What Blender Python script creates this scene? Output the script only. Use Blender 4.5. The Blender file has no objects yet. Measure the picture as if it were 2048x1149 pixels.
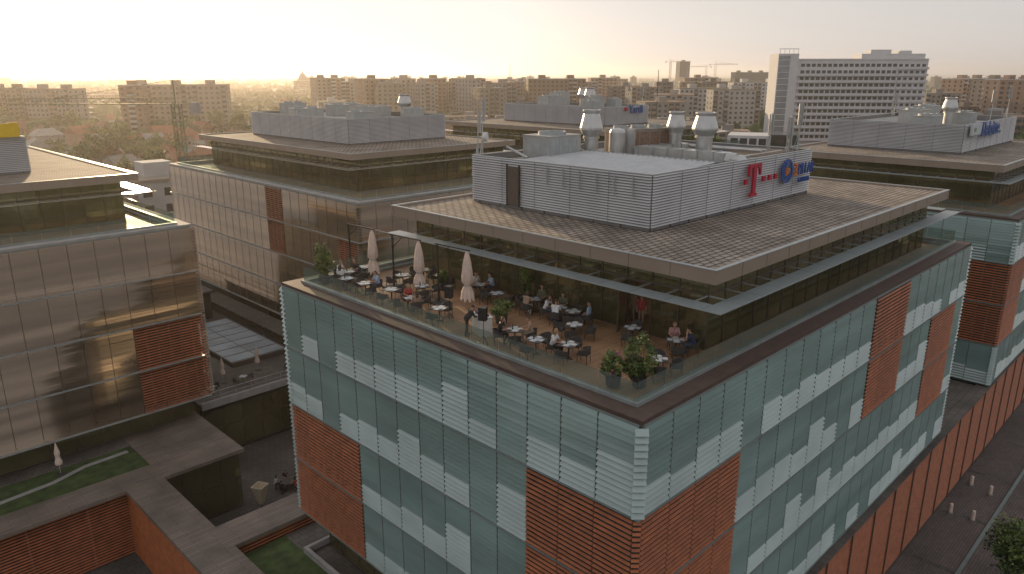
import bpy, math, random
from mathutils import Vector, Matrix
rnd=random.Random(7)
sc=bpy.context.scene
COL=sc.collection
R2=2**.5
# ------------------------------------------------------------------ materials
def new_mat(name):
    m=bpy.data.materials.new(name); m.use_nodes=True
    nt=m.node_tree; return m,nt,nt.nodes['Principled BSDF']
def mat(name,col,rough=.6,metal=0,var=.18,scale=3.,bump=0,objvar=0,spec=.5,bscale=None,stretch=None):
    m,nt,b=new_mat(name); N=nt.nodes; L=nt.links
    b.inputs['Roughness'].default_value=rough; b.inputs['Metallic'].default_value=metal
    b.inputs['Specular IOR Level'].default_value=spec
    tc=N.new('ShaderNodeTexCoord'); nz=N.new('ShaderNodeTexNoise'); nz.inputs['Scale'].default_value=scale; nz.inputs['Detail'].default_value=5
    src=tc.outputs['Object']
    if stretch:
        ge=N.new('ShaderNodeNewGeometry'); mp=N.new('ShaderNodeMapping'); mp.inputs['Scale'].default_value=stretch; L.new(ge.outputs['Position'],mp.inputs['Vector']); src=mp.outputs['Vector']
    L.new(src,nz.inputs['Vector'])
    mr=N.new('ShaderNodeMapRange'); mr.inputs['From Min'].default_value=.3; mr.inputs['From Max'].default_value=.7
    mr.inputs['To Min'].default_value=1-var; mr.inputs['To Max'].default_value=1+var
    L.new(nz.outputs['Fac'],mr.inputs['Value'])
    fac=mr.outputs['Result']
    if objvar:
        oi=N.new('ShaderNodeObjectInfo'); m2=N.new('ShaderNodeMapRange')
        m2.inputs['To Min'].default_value=1-objvar; m2.inputs['To Max'].default_value=1+objvar
        L.new(oi.outputs['Random'],m2.inputs['Value'])
        mu=N.new('ShaderNodeMath'); mu.operation='MULTIPLY'; L.new(fac,mu.inputs[0]); L.new(m2.outputs['Result'],mu.inputs[1]); fac=mu.outputs[0]
    vm=N.new('ShaderNodeVectorMath'); vm.operation='SCALE'; vm.inputs[0].default_value=col[:3]
    L.new(fac,vm.inputs['Scale']); L.new(vm.outputs['Vector'],b.inputs['Base Color'])
    if bump:
        bp=N.new('ShaderNodeBump'); bp.inputs['Strength'].default_value=bump; bp.inputs['Distance'].default_value=.02
        nb=N.new('ShaderNodeTexNoise'); nb.inputs['Scale'].default_value=bscale or scale*4; L.new(src,nb.inputs['Vector'])
        L.new(nb.outputs['Fac'],bp.inputs['Height']); L.new(bp.outputs['Normal'],b.inputs['Normal'])
    return m
def brickmat(name,c1,c2,mortar,w,h,ms=.02,rough=.7,var=.25,nscale=.4,rot=0,bump=.4,offset=.5):
    m,nt,b=new_mat(name); N=nt.nodes; L=nt.links
    b.inputs['Roughness'].default_value=rough
    tc=N.new('ShaderNodeTexCoord'); mp=N.new('ShaderNodeMapping'); mp.inputs['Rotation'].default_value=(0,0,rot)
    L.new(tc.outputs['Object'],mp.inputs['Vector'])
    br=N.new('ShaderNodeTexBrick'); br.inputs['Color1'].default_value=(*c1,1); br.inputs['Color2'].default_value=(*c2,1); br.inputs['Mortar'].default_value=(*mortar,1)
    br.inputs['Scale'].default_value=1; br.inputs['Brick Width'].default_value=w; br.inputs['Row Height'].default_value=h; br.inputs['Mortar Size'].default_value=ms
    br.offset=offset
    L.new(mp.outputs['Vector'],br.inputs['Vector'])
    nz=N.new('ShaderNodeTexNoise'); nz.inputs['Scale'].default_value=nscale; nz.inputs['Detail'].default_value=6; L.new(tc.outputs['Object'],nz.inputs['Vector'])
    mr=N.new('ShaderNodeMapRange'); mr.inputs['From Min'].default_value=.3; mr.inputs['From Max'].default_value=.7; mr.inputs['To Min'].default_value=1-var; mr.inputs['To Max'].default_value=1+var
    L.new(nz.outputs['Fac'],mr.inputs['Value'])
    vm=N.new('ShaderNodeVectorMath'); vm.operation='SCALE'; L.new(br.outputs['Color'],vm.inputs[0]); L.new(mr.outputs['Result'],vm.inputs['Scale'])
    L.new(vm.outputs['Vector'],b.inputs['Base Color'])
    bp=N.new('ShaderNodeBump'); bp.inputs['Strength'].default_value=bump; bp.inputs['Distance'].default_value=.02; bp.invert=True
    L.new(br.outputs['Fac'],bp.inputs['Height']); L.new(bp.outputs['Normal'],b.inputs['Normal'])
    return m
def glassmat(name,col,alpha=.6,rough=.04,var=.2,metal=0,stretch=None,bump=0,objvar=.12):
    m=mat(name,col,rough,metal,var,.6,bump=bump,objvar=objvar,spec=.8,stretch=stretch,bscale=1.2)
    nt=m.node_tree; N=nt.nodes; L=nt.links; b=N['Principled BSDF']
    tr=N.new('ShaderNodeBsdfTransparent'); tr.inputs['Color'].default_value=(.8,.85,.82,1)
    mx=N.new('ShaderNodeMixShader'); mx.inputs[0].default_value=alpha
    L.new(tr.outputs[0],mx.inputs[1]); L.new(b.outputs[0],mx.inputs[2]); L.new(mx.outputs[0],N['Material Output'].inputs['Surface'])
    return m
TEAL=glassmat('pale_green_louvre_glass',(.235,.35,.335),.88,.13,.18,.15,(.25,.25,1.2),.15,.06)
TEALO=glassmat('lightened_open_louvre_glass',(.36,.46,.445),.92,.16,.12,.08,(.5,.5,1.2),0,.06)  # open slats coloured lighter, imitating the sky they reflect
BACKTONE=glassmat('backlight_toned_louvre_glass',(.22,.165,.12),.86,.09,.45,.55,(.05,.05,1.8),.5,.03)  # same louvre glass coloured dark brown; backlight and flare are in the colour
BACKTONEO=BACKTONE
TERRA=mat('terracotta',(.32,.098,.036),.6,0,.25,2.,objvar=.12)
MULL=mat('bronze_mullion',(.12,.095,.08),.45,.3,.1,4)
MULLT=mat('pale_mullion',(.17,.17,.155),.45,.2,.1,4)
STEEL=mat('light_metal_edge',(.38,.41,.42),.4,.3,.12,2)
DARKWALL=mat('dark_curtain_wall',(.04,.043,.043),.12,0,.4,.5)
GREENWALL=mat('green_curtain_wall',(.06,.085,.08),.2,0,.3,.5)
CONC=mat('pale_concrete',(.33,.32,.31),.8,0,.15,1.,bump=.2)
SLABEDGE=mat('storey_band',(.20,.235,.23),.6,.1,.12,1.)
COPING=mat('brown_coping',(.08,.05,.04),.65,0,.2,2.5,bump=.15)
CURB=mat('grey_metal_gutter',(.25,.28,.28),.5,.2,.15,1.2)
FASCIA=mat('champagne_fascia',(.30,.24,.19),.5,.2,.07,.6)
ROOF=brickmat('roof_pavers',(.34,.29,.235),(.24,.20,.165),(.06,.05,.042),.62,.40,.055,.85,.3,.35,bump=1)
DECK=brickmat('timber_deck',(.44,.26,.145),(.31,.18,.10),(.06,.035,.022),3.2,.16,.012,.5,.25,.5)
PAVE=brickmat('brick_paving',(.14,.105,.095),(.10,.08,.072),(.06,.05,.048),.42,.21,.02,.8,.35,.15)
PAVE2=brickmat('grey_paving',(.12,.105,.092),(.09,.08,.072),(.045,.04,.036),.6,.6,.02,.8,.4,.2)
LOUVM=mat('aluminium_louvre',(.52,.52,.53),.42,.3,.10,.5)
LOUVB=mat('louvre_backing',(.20,.20,.205),.5,.2,.10,.5)
CANOPY=mat('canopy_panel',(.25,.29,.30),.3,0,.1,.5)
GLASS=glassmat('bronze_green_window_glass',(.32,.29,.16),.50,.03,.35,.65,(.4,.4,.4),.25)
CLEAR=glassmat('clear_balustrade_glass',(.30,.36,.34),.16,.03,.1)
GALV=mat('galvanised_duct',(.50,.50,.49),.35,.6,.15,1.5)
UNIT=mat('hvac_cabinet',(.38,.38,.37),.55,.1,.15,1.2)
PALE=mat('pale_ribbed_sheet',(.46,.48,.49),.45,.1,.1,1.2)
COPPER=mat('rusty_coil',(.26,.17,.12),.7,.2,.25,4)
DARK=mat('dark_metal',(.03,.03,.033),.5,.3,.1,4)
WHITE=mat('white_paint',(.62,.62,.60),.5,0,.05,3)
CREAM=mat('cream_canvas',(.66,.52,.44),.85,0,.1,5,bump=.3)
RATTAN=mat('grey_rattan',(.055,.052,.05),.7,0,.25,30,bump=.4)
TABLE=mat('table_top',(.07,.06,.055),.4,0,.15,6)
LINEN=mat('pale_linen',(.5,.53,.56),.8,0,.08,6)
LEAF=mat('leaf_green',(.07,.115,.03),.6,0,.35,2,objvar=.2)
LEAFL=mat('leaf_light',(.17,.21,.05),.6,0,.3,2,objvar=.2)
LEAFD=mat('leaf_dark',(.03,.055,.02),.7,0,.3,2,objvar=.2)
PINK=mat('pink_petal',(.45,.16,.22),.7,0,.2,8)
BARK=mat('bark',(.10,.07,.05),.9,0,.3,8,bump=.5)
POT=mat('anthracite_pot',(.04,.04,.043),.5,0,.15,5)
GRASS=mat('lawn_grass',(.05,.08,.022),.9,0,.45,1.2,bump=1,bscale=25)
INTER=mat('interior_warm',(.50,.33,.18),.7,0,.6,.8)
BLACKP=mat('black_plastic',(.015,.015,.017),.4,0,.1,5)
MAGENTA=mat('red_sign',(.42,.008,.04),.45,0,.05,2)
SBLUE=mat('blue_sign',(.02,.08,.30),.4,0,.05,2)
SORANGE=mat('orange_sign',(.6,.16,.03),.4,0,.05,2)
SGREEN=mat('green_sign',(.12,.28,.10),.4,0,.05,2)
YELLOW=mat('yellow_paint',(.75,.50,.02),.4,0,.05,2)
LANT=mat('cream_lantern',(.60,.50,.37),.5,0,.05,2)
SKYL=mat('sky_toned_rooflight_glass',(.42,.47,.51),.2,.1,.25,.35)  # white-blue base colour stands in for the sky's reflection
GLOSS=mat('glossy_canopy_glass',(.50,.46,.42),.15,.7,.05,.5)
# ------------------------------------------------------------------ mesh builder
class M:
    def __init__(s): s.v=[]; s.f=[]; s.m=[]
    def add(s,vs,fs,m=0):
        o=len(s.v); s.v+= [tuple(v) for v in vs]; s.f+=[tuple(i+o for i in f) for f in fs]; s.m+=[m]*len(fs)
    def box(s,x0,y0,z0,x1,y1,z1,m=0,T=None):
        vs=[(x,y,z) for x in(x0,x1) for y in(y0,y1) for z in(z0,z1)]
        if T is not None: vs=[T@Vector(v) for v in vs]
        s.add(vs,[(0,1,3,2),(4,6,7,5),(0,4,5,1),(2,3,7,6),(0,2,6,4),(1,5,7,3)],m)
    def bar(s,p,q,w,m=0,h=None):
        p=Vector(p);q=Vector(q);d=q-p;L=d.length
        T=Matrix.Translation(p)@d.to_track_quat('Z','Y').to_matrix().to_4x4(); h=h or w
        s.box(-w/2,-h/2,0,w/2,h/2,L,m,T)
    def cyl(s,p,q,r0,r1=None,n=10,m=0,cap=True):
        p=Vector(p);q=Vector(q); r1=r0 if r1 is None else r1
        R=(q-p).to_track_quat('Z','Y').to_matrix()
        vs=[]
        for c,r in((p,r0),(q,r1)):
            for i in range(n):
                a=2*math.pi*i/n; vs.append(c+R@Vector((r*math.cos(a),r*math.sin(a),0)))
        fs=[(i,(i+1)%n,n+(i+1)%n,n+i) for i in range(n)]
        if cap: fs+=[tuple(range(n-1,-1,-1)),tuple(range(n,2*n))]
        s.add(vs,fs,m)
    def lathe(s,c,prof,n=16,m=0,sx=1,sy=1):
        vs=[];fs=[]
        for r,z in prof:
            for i in range(n):
                a=2*math.pi*i/n; vs.append((c[0]+r*math.cos(a)*sx,c[1]+r*math.sin(a)*sy,c[2]+z))
        for k in range(len(prof)-1):
            for i in range(n):
                fs.append((k*n+i,k*n+(i+1)%n,(k+1)*n+(i+1)%n,(k+1)*n+i))
        fs+=[tuple(range(n-1,-1,-1)),tuple(range((len(prof)-1)*n,len(prof)*n))]
        s.add(vs,fs,m)
    def quad(s,a,b,c,d,m=0): s.add([a,b,c,d],[(0,1,2,3)],m)
    def join(s,o,T):
        off=len(s.v); s.v+=[tuple(T@Vector(v)) for v in o.v]; s.f+=[tuple(i+off for i in f) for f in o.f]; s.m+=o.m
    def mesh(s,name,mats,smooth=False):
        me=bpy.data.meshes.new(name); me.from_pydata(s.v,[],s.f)
        for mt in mats: me.materials.append(mt)
        me.polygons.foreach_set('material_index',s.m)
        if smooth: me.polygons.foreach_set('use_smooth',[True]*len(s.f))
        me.update(); return me
def obj(name,me,parent=None,loc=(0,0,0),rz=0,label=None,cat=None,group=None,kind=None,scale=None):
    o=bpy.data.objects.new(name,me); COL.objects.link(o); o.location=loc; o.rotation_euler=(0,0,rz)
    if scale: o.scale=scale
    if parent: o.parent=parent
    if label: o['label']=label
    if cat: o['category']=cat
    if group: o['group']=group
    if kind: o['kind']=kind
    return o
def thing(name,label,cat,loc=(0,0,0),rz=0,group=None):
    return obj(name,None,None,loc,rz,label,cat,group)
def dup(root,loc,rz=None,scale=None,label=None):
    c=root.copy(); COL.objects.link(c); c.location=loc
    if rz is not None: c.rotation_euler=(0,0,rz)
    if scale: c.scale=(scale,)*3
    if label: c['label']=label
    for k in list(root.children):
        d=k.copy(); COL.objects.link(d); d.parent=c
    return c
def struct(name,m,mats):
    return obj(name,m.mesh(name,mats),kind='structure')
def part(name,m,mats,parent,loc=(0,0,0),rz=0,smooth=False,label=None):
    return obj(name,m.mesh(name,mats,smooth),parent,loc,rz,label)
def polar(px,D):
    # bearing measured as sideways offset at 1540 units ahead of the drone
    R=D*(px-1024)/1540; return ((D+R)/R2,(D-R)/R2)
# ------------------------------------------------------------------ louvre panels
S=3.95; TOP=24.25
def glass_panel(W,seed,kind):
    r=random.Random(seed); m=M(); n=15; p=(S-.10)/n
    for k in range(n):
        z=.0+p*(k+.5)
        op={0:False,1:k<5,2:k<6,3:k<9,4:k<4,5:k>11}[kind]
        a=-math.radians((38 if op else 17)+r.uniform(-1.5,1.5))
        T=Matrix.Translation((W/2,-.16,z))@Matrix.Rotation(a,4,'X')
        m.box(-W/2+.02,-.013,-p*.52,W/2-.02,.013,p*.46,3 if op else 0,T)
    m.box(-.015,-.12,0,.015,.0,S-.10,1)
    m.box(-.02,-.20,0,.0,-.12,S-.10,1)
    m.box(0,-.15,S-.10,W,.0,S,2)
    return m
def terra_slats(m,x0,x1,y,z0,z1,T0=None):
    p=.24; n=int((z1-z0)/p); p=(z1-z0)/n
    for k in range(n):
        T=Matrix.Translation((0,y,z0+p*(k+.5)))@Matrix.Rotation(-math.radians(48),4,'X')
        if T0 is not None: T=T0@T
        m.box(x0,-.018,-.062,x1,.018,.062,0,T)
def terra_panel(W):
    m=M(); terra_slats(m,.02,W-.02,-.24,0,S-.1)
    m.box(-.03,-.17,0,.03,.0,S-.10,1)
    m.box(W/2-.02,-.16,0,W/2+.02,-.0,S-.10,1)
    m.box(0,-.2,S-.10,W,.0,S,2)
    return m
_pc={}
def panel_M(W,kind,gm):
    key=(round(W,3),kind,gm.name)
    if key not in _pc:
        mm=terra_panel(W) if kind=='t' else glass_panel(W,len(_pc),kind)
        _pc[key]=(mm,mm.mesh('terracotta_louvre_screen' if kind=='t' else 'glass_louvre_panel',[TERRA if kind=='t' else gm,MULLT if (gm is TEAL and kind!='t') else MULL,SLABEDGE,TEALO if gm is TEAL else BACKTONEO]))
    return _pc[key]
def window_M(W,H,tr):
    m=M(); f=.05
    m.box(0,-.05,0,f,.05,H,1); m.box(f,-.05,0,W,.05,f,1); m.box(f,-.05,H-f,W,.05,H,1)
    if tr: m.box(f,-.05,tr-.05,W,.05,tr+.05,1)
    m.box(f,-.012,f,W,.012,(tr-.05) if tr else H-f,0)
    if tr: m.box(f,-.012,tr+.05,W,.012,H-f,0)
    return m
def office(label,X0,X1,Y0,Y1,roof,plant,gm,terra,zb=8.45,nst=4,bay=1.94,seed=1,detail=False,cterra=()):
    r=random.Random(seed); teal=gm is TEAL
    B=thing('office_building',label,'building',(X0,Y0,0)); ox,oy=X0,Y0
    lx,ly=X1-X0,Y1-Y0
    def pt(name,m,mats,**k): return part(name,m,mats,B,**k)
    m=M(); m.box(.55,.55,zb,lx-.1,ly-.1,TOP-.35,0)
    for k in range(nst+1):
        z=TOP-.30-k*S; m.box(.36,.36,z-.28,lx+.02,ly+.02,z-.02,1)
    pt('wall',m,[GREENWALL if teal else DARKWALL,SLABEDGE])
    m=M(); m.box(1.6,1.6,0,lx-1.5,ly-1.5,zb-.02,0); pt('ground_floor_wall',m,[DARKWALL])
    m=M(); m.box(.1,.1,zb-.26,lx,ly,zb-.14,0); pt('soffit',m,[CONC])
    items=[]
    nx=round(lx/bay); wx=lx/nx; ny=round(ly/bay); wy=ly/ny
    for face,n,w in(('Y',nx,wx),('X',ny,wy)):
        for i in range(n):
            for s in range(nst):
                if teal: k='t' if (face,i,s) in terra else r.choice([1,1,1,1,2,2,1,2,4,0,3])
                else: k='t' if (face,i,s) in terra else 0
                z=TOP-.18-(s+1)*S
                if face=='Y': loc=(i*w,0,z); rz=0; wp=(X0+i*w,Y0,z)
                else: loc=(0,(i+1)*w,z); rz=-math.pi/2; wp=(X0,Y0+i*w,z)
                items.append((Vector(wp).length,k,w,loc,rz))
    items.sort(key=lambda t:t[0])
    for nm,sel in(('glass_louvre_panel',[t for t in items if t[1]!='t']),('terracotta_louvre_screen',[t for t in items if t[1]=='t'])):
        for t in sel[:100]:
            obj(nm,panel_M(t[2],t[1],gm)[1],B,t[3],t[4])
        if sel[100:]:
            mm=M()
            for t in sel[100:]:
                mm.join(panel_M(t[2],t[1],gm)[0],Matrix.Translation(t[3])@Matrix.Rotation(t[4],4,'Z'))
            o=pt('glass_louvre_cladding',mm,[gm,MULLT if teal else MULL,SLABEDGE,TEALO if teal else BACKTONEO]); o['kind']='stuff'
    for k in range(nst):
        m=M(); z=TOP-.18-(k+1)*S; e=.46 if not teal else .32; h=.035 if not teal else .025
        m.box(-e,-e,z-h,lx,-.16,z+h,0); m.box(-e,-.16,z-h,-.16,ly,z+h,0); pt('storey_ledge',m,[STEEL if not teal else SLABEDGE])
    for ci in range(3):
      for s in range(nst):
        m=M(); ter=ci==0 and s in cterra
        n=13 if not ter else 16
        for k in range(n):
            z=TOP-.18-(s+1)*S+(k+.5)*(S-.1)/n
            T=(Matrix.Translation((-.16,-.16,z))@Matrix.Rotation(-math.pi/4,4,'Z')@Matrix.Rotation(-math.radians(40),4,'X'),
                 Matrix.Translation((lx+.1,-.14,z))@Matrix.Rotation(-math.radians(40),4,'X'),
                 Matrix.Translation((-.14,ly+.1,z))@Matrix.Rotation(-math.pi/2,4,'Z')@Matrix.Rotation(-math.radians(40),4,'X'))[ci]
            if ter: m.box(-.17,-.018,-.062,.17,.018,.062,0,T)
            else: m.box(-.26,-.012,-.15,.26,.012,.15,0,T)
        pt('corner_louvre',m,[TERRA if ter else (TEALO if teal else BACKTONEO)])
    m=M(); a=-.12;w=.85
    z0,z1=TOP-.17,TOP
    def ring(m,a,w,z0,z1,mi):
        m.box(a,a,z0,lx-a,a+w,z1,mi); m.box(a,ly-a-w,z0,lx-a,ly-a,z1,mi)
        m.box(a,a+w,z0,a+w,ly-a-w,z1,mi); m.box(lx-a-w,a+w,z0,lx-a,ly-a-w,z1,mi)
    ring(m,a,w,z0,z1,0)
    pt('parapet',m,[COPING if teal else CONC])
    m=M(); ring(m,a+w,.28,z0-.25,TOP+.14,0); ring(m,a+w+.28,.35,z0-.25,TOP-.08,0); pt('gutter',m,[CURB])
    m=M(); g=a+w+.14
    for (xa,ya,xb,yb) in((g,g,lx-g,g),(g,g,g,ly-g),(g,ly-g,lx-g,ly-g),(lx-g,g,lx-g,ly-g)):
        L=math.hypot(xb-xa,yb-ya); n=max(1,round(L/2.0)); 
        for i in range(n):
            t0=(i*L/n+.03)/L; t1=((i+1)*L/n-.03)/L
            p=(xa+(xb-xa)*t0,ya+(yb-ya)*t0); q=(xa+(xb-xa)*t1,ya+(yb-ya)*t1)
            m.box(min(p[0],q[0])-.008,min(p[1],q[1])-.008,TOP+.145,max(p[0],q[0])+.008,max(p[1],q[1])+.008,TOP+.95,0)
    pt('glass_balustrade',m,[CLEAR])
    b=a+w+.63
    m=M(); m.box(b,b,TOP-.6,lx-b,ly-b,TOP-.25,0)
    pt('terrace_deck',m,[DECK])
    rx0,rx1,ry0,ry1=roof[0]-ox,roof[1]-ox,roof[2]-oy,roof[3]-oy
    gx0,gx1,gy0,gy1=rx0+1.2,rx1-1.2,ry0+1.0,ry1-1.2
    zf=TOP-.25; zr=27.72
    m=M(); m.box(gx0+2.6,gy0+2.6,zf,gx1-.3,gy1-.3,zr,0); m.box(gx0+.05,gy0+.05,zr-.14,gx1,gy1,zr-.02,1)
    for i in range(int((gx1-gx0)/6.4)+1): m.box(gx0+.6+i*6.4,gy0+.6,zf,gx0+.95+i*6.4,gy0+.95,zr-.15,1)
    for i in range(1,int((gy1-gy0)/6.4)+1): m.box(gx0+.6,gy0+.6+i*6.4,zf,gx0+.95,gy0+.95+i*6.4,zr-.15,1)
    pt('interior_wall',m,[INTER,UNIT])
    H=zr-zf-.01
    for face,L in(('Y',gx1-gx0),('X',gy1-gy0)):
        n=round(L/1.6); w=L/n
        wm=window_M(w,H,2.75).mesh('window',[GLASS,MULL])
        for i in range(n):
            if detail and face=='X' and i==2:
                mm=M(); mm.box(0,-.06,0,.08,.06,H,1); mm.box(.08,-.05,2.65,w,.05,2.75,1); mm.box(.08,-.012,2.75,w,.012,H-.05,0)
                part('door_frame',mm,[GLASS,MULL],B,(gx0,gy0+(i+1)*w,zf),-math.pi/2)
                mm=M(); 
                mm.box(.06,-.02,.05,.79,.02,2.54,0); mm.box(0,-.03,0,.06,.03,2.62,1); mm.box(.79,-.03,0,.85,.03,2.62,1); mm.box(.06,-.03,2.54,.79,.03,2.62,1)
                part('door',mm,[GLASS,MULL],B,(gx0-.05,gy0+(i+1)*w-.05,zf),-math.pi*.95); continue
            if face=='Y': obj('window',wm,B,(gx0+i*w,gy0,zf))
            else: obj('window',wm,B,(gx0,gy0+(i+1)*w,zf),-math.pi/2)
    m=M(); m.box(gx0,gy1-.1,zf,gx1,gy1,zr-.02,0); m.box(gx1-.1,gy0,zf,gx1,gy1-.1,zr-.02,0); pt('rear_wall',m,[DARKWALL])
    m=M(); m.box(rx0+.3,ry0+.3,zr,rx1-.3,ry1-.3,28.22,0)
    R=pt('roof',m,[ROOF])
    m=M()
    def ring2(m,x0,y0,x1,y1,w,z0,z1,mi=0):
        m.box(x0,y0,z0,x1,y0+w,z1,mi); m.box(x0,y1-w,z0,x1,y1,z1,mi); m.box(x0,y0+w,z0,x0+w,y1-w,z1,mi); m.box(x1-w,y0+w,z0,x1,y1-w,z1,mi)
    ring2(m,rx0,ry0,rx1,ry1,.32,zr-.05,28.32)
    ring2(m,rx0-.03,ry0-.03,rx1+.03,ry1+.03,.2,28.324,28.36,1)
    for i in range(1,int((rx1-rx0)/2.4)+1): m.box(rx0+i*2.4-.008,ry0-.012,zr,rx0+i*2.4+.008,ry0-.002,28.3,2)
    for i in range(1,int((ry1-ry0)/2.4)+1): m.box(rx0-.012,ry0+i*2.4-.008,zr,rx0-.002,ry0+i*2.4+.008,28.3,2)
    obj('roof_fascia',m.mesh('roof_fascia',[FASCIA,STEEL,MULL]),R)
    m=M(); cz=26.72; c0=1.0
    n=int((rx1-rx0+2)/1.95)
    for i in range(n): m.box(rx0-c0+i*1.95+.02,ry0-.9,cz,rx0-c0+(i+1)*1.95-.02,ry0+.05,cz+.04,0)
    n=int((ry1-ry0)/1.95)
    for i in range(n): m.box(rx0-c0+.02,ry0+.06+i*1.95+.02,cz,rx0+.0,ry0+.06+(i+1)*1.95-.02,cz+.04,0)
    for i in range(n): m.box(rx1-.15,ry0+.26+i*1.95+.02,cz,rx1+c0-.02,ry0+.26+(i+1)*1.95-.02,cz+.04,0)
    m.box(rx0-c0-.03,ry0-.92,cz-.0,rx1+1,ry0-.90,cz+.04,1); m.box(rx0-c0-.03,ry0-.90,cz-.0,rx0-c0+.0,ry1+.5,cz+.04,1)
    n=int((gy1-gy0)/1.6)
    for i in range(n+1): m.box(rx0+.01,gy0+i*1.6-.02,cz-.04,gx0-.06,gy0+i*1.6+.02,cz+.03,1)
    n=int((gx1-gx0)/1.6)
    for i in range(n+1): m.box(gx0+i*1.6-.02,ry0+.06,cz-.04,gx0+i*1.6+.02,gy0-.06,cz+.03,1)
    pt('sunshade_canopy',m,[CANOPY if teal else GLOSS,STEEL])
    px0,px1,py0,py1=plant[0]-ox,plant[1]-ox,plant[2]-oy,plant[3]-oy
    m=M(); z0,z1=28.4,31.4; n=19; p=(z1-z0)/n
    for k in range(n):
        z=z0+p*k
        for (xa,ya,xb,yb,tx,ty) in((px0,py0,px1,py0,0,-1),(px0,py1,px1,py1,0,1),(px0,py0,px0,py1,-1,0),(px1,py0,px1,py1,1,0)):
            o1,o2=.0,.08
            q=[(xa+tx*o1,ya+ty*o1,z+p*.98),(xb+tx*o1,yb+ty*o1,z+p*.98),(xb+tx*o2,yb+ty*o2,z+p*.38),(xa+tx*o2,ya+ty*o2,z+p*.38),(xa+tx*.01,ya+ty*.01,z+p*.24),(xb+tx*.01,yb+ty*.01,z+p*.24)]
            m.add(q,[(0,1,2,3),(3,2,5,4)],0)
    m.box(px0+.02,py0+.02,z0-.15,px1-.02,py0+.08,z1,1); m.box(px0+.02,py1-.08,z0-.15,px1-.02,py1-.02,z1,1)
    m.box(px0+.02,py0+.08,z0-.15,px0+.08,py1-.08,z1,1); m.box(px1-.08,py0+.08,z0-.15,px1-.02,py1-.08,z1,1)
    m.box(px0-.05,py0-.05,z1,px1+.05,py0+.12,z1+.06,2); m.box(px0-.05,py1-.12,z1,px1+.05,py1+.05,z1+.06,2); m.box(px0-.05,py0+.12,z1,px0+.12,py1-.12,z1+.06,2); m.box(px1-.12,py0+.12,z1,px1+.05,py1-.12,z1+.06,2)
    nv=int((px1-px0)/2.6)
    for i in range(1,nv): x=px0+i*(px1-px0)/nv; m.box(x-.010,py0-.085,z0,x+.010,py0-.07,z1,1)
    nv=int((py1-py0)/2.6)
    for i in range(1,nv): y=py0+i*(py1-py0)/nv; m.box(px0-.085,y-.010,z0,px0-.07,y+.010,z1,1)
    E=pt('plant_screen',m,[LOUVM,LOUVB,STEEL])
    if detail:
        m=M()
        m.box(px0-.13,py0+10.2,28.45,px0-.09,py0+11.2,31.0,0); m.box(px0-.15,py0+10.1,28.4,px0-.09,py0+10.2,31.1,1); m.box(px0-.15,py0+11.2,28.4,px0-.09,py0+11.3,31.1,1)
        obj('service_door',m.mesh('service_door',[MULL,DARK]),E)
        m=M(); m.bar((0,0,0),(0,0,1.1),.05,0); bm0=m.mesh('louvre_bracket',[STEEL])
        for i in range(6): obj('louvre_bracket',bm0,E,(px0-.13,py0+1.2+i*1.3,30.1))
        m=M(); nn=26; x0,x1=px0+.3,px0+7.6; y0=py0+.3
        for i in range(nn):
            ya=y0+i*.42; 
            m.add([(x0,ya,31.28),(x0,ya+.21,31.18),(x0,ya+.42,31.28),(x1,ya,31.50),(x1,ya+.21,31.40),(x1,ya+.42,31.50)],[(0,1,4,3),(1,2,5,4)],0)
        m.box(x1,y0,30.9,x1+.06,y0+nn*.42,31.52,1)
        pt('ribbed_cover_roof',m,[PALE,UNIT])
    m=M(); n=int((px1-px0-.4)/.4)
    for i in range(n):
        x=px0+.2+i*.4
        m.add([(x,py0+.2,30.7),(x+.2,py0+.2,30.58),(x+.4,py0+.2,30.7),(x,py1-.2,31.0),(x+.2,py1-.2,30.88),(x+.4,py1-.2,31.0)],[(0,1,4,3),(1,2,5,4)],0)
    pt('plant_roof',m,[UNIT])
    m=M()
    for i in range(int((px1-px0)/2)+1): m.box(px0+i*2,py0-.03,28.22,px0+i*2+.06,py0+.03,28.5,0)
    for i in range(int((py1-py0)/2)+1): m.box(px0-.03,py0+i*2,28.22,px0+.03,py0+i*2+.06,28.5,0)
    pt('screen_foot',m,[MULL])
    return B
def tset(*a):
    s=set()
    for f,i0,i1,ss in a:
        for i in range(i0,i1):
            for k in ss: s.add((f,i,k))
    return s
office('pale green louvred office with terracotta screens and rooftop restaurant',21.4,64.4,14.5,41.5,(28.9,62.8,16.05,40.3),(34.2,54.4,23.3,38.0),TEAL,
 tset(('X',10,14,(2,3)),('X',0,3,(1,2,3)),('Y',0,4,(1,2)),('Y',12,15,(0,1)),('Y',18,21,(1,2))),seed=3,detail=True,cterra=(1,2,3))
office('shaded office block with backlight-toned glass and one orange louvre screen',-29.2,24.9,64.5,110,(-26,23,69.7,106),(-18,16.6,77.5,98),BACKTONE,tset(('Y',25,28,(2,3))),seed=5)
office('backlight-toned glass office block with flat paved roof behind courtyard',41.5,73.5,63.5,112,(45.2,70.6,70,109.5),(51.5,67,80,105.5),BACKTONE,tset(('X',8,10,(0,1)),('X',0,2,(1,2))),seed=8)
office('pale green louvred office with terracotta screens and wide terrace',78.3,121,14.2,41.5,(83.5,119,17,40.3),(93,116,23.3,38),TEAL,tset(('X',0,7,(1,2)),('Y',0,3,(1,2))),seed=9,cterra=(1,2))
office('office block with grey louvred plant room on flat roof',88,126,66,112,(91,125,70,109),(101,113.5,79,103),BACKTONE,set(),seed=10)
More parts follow.
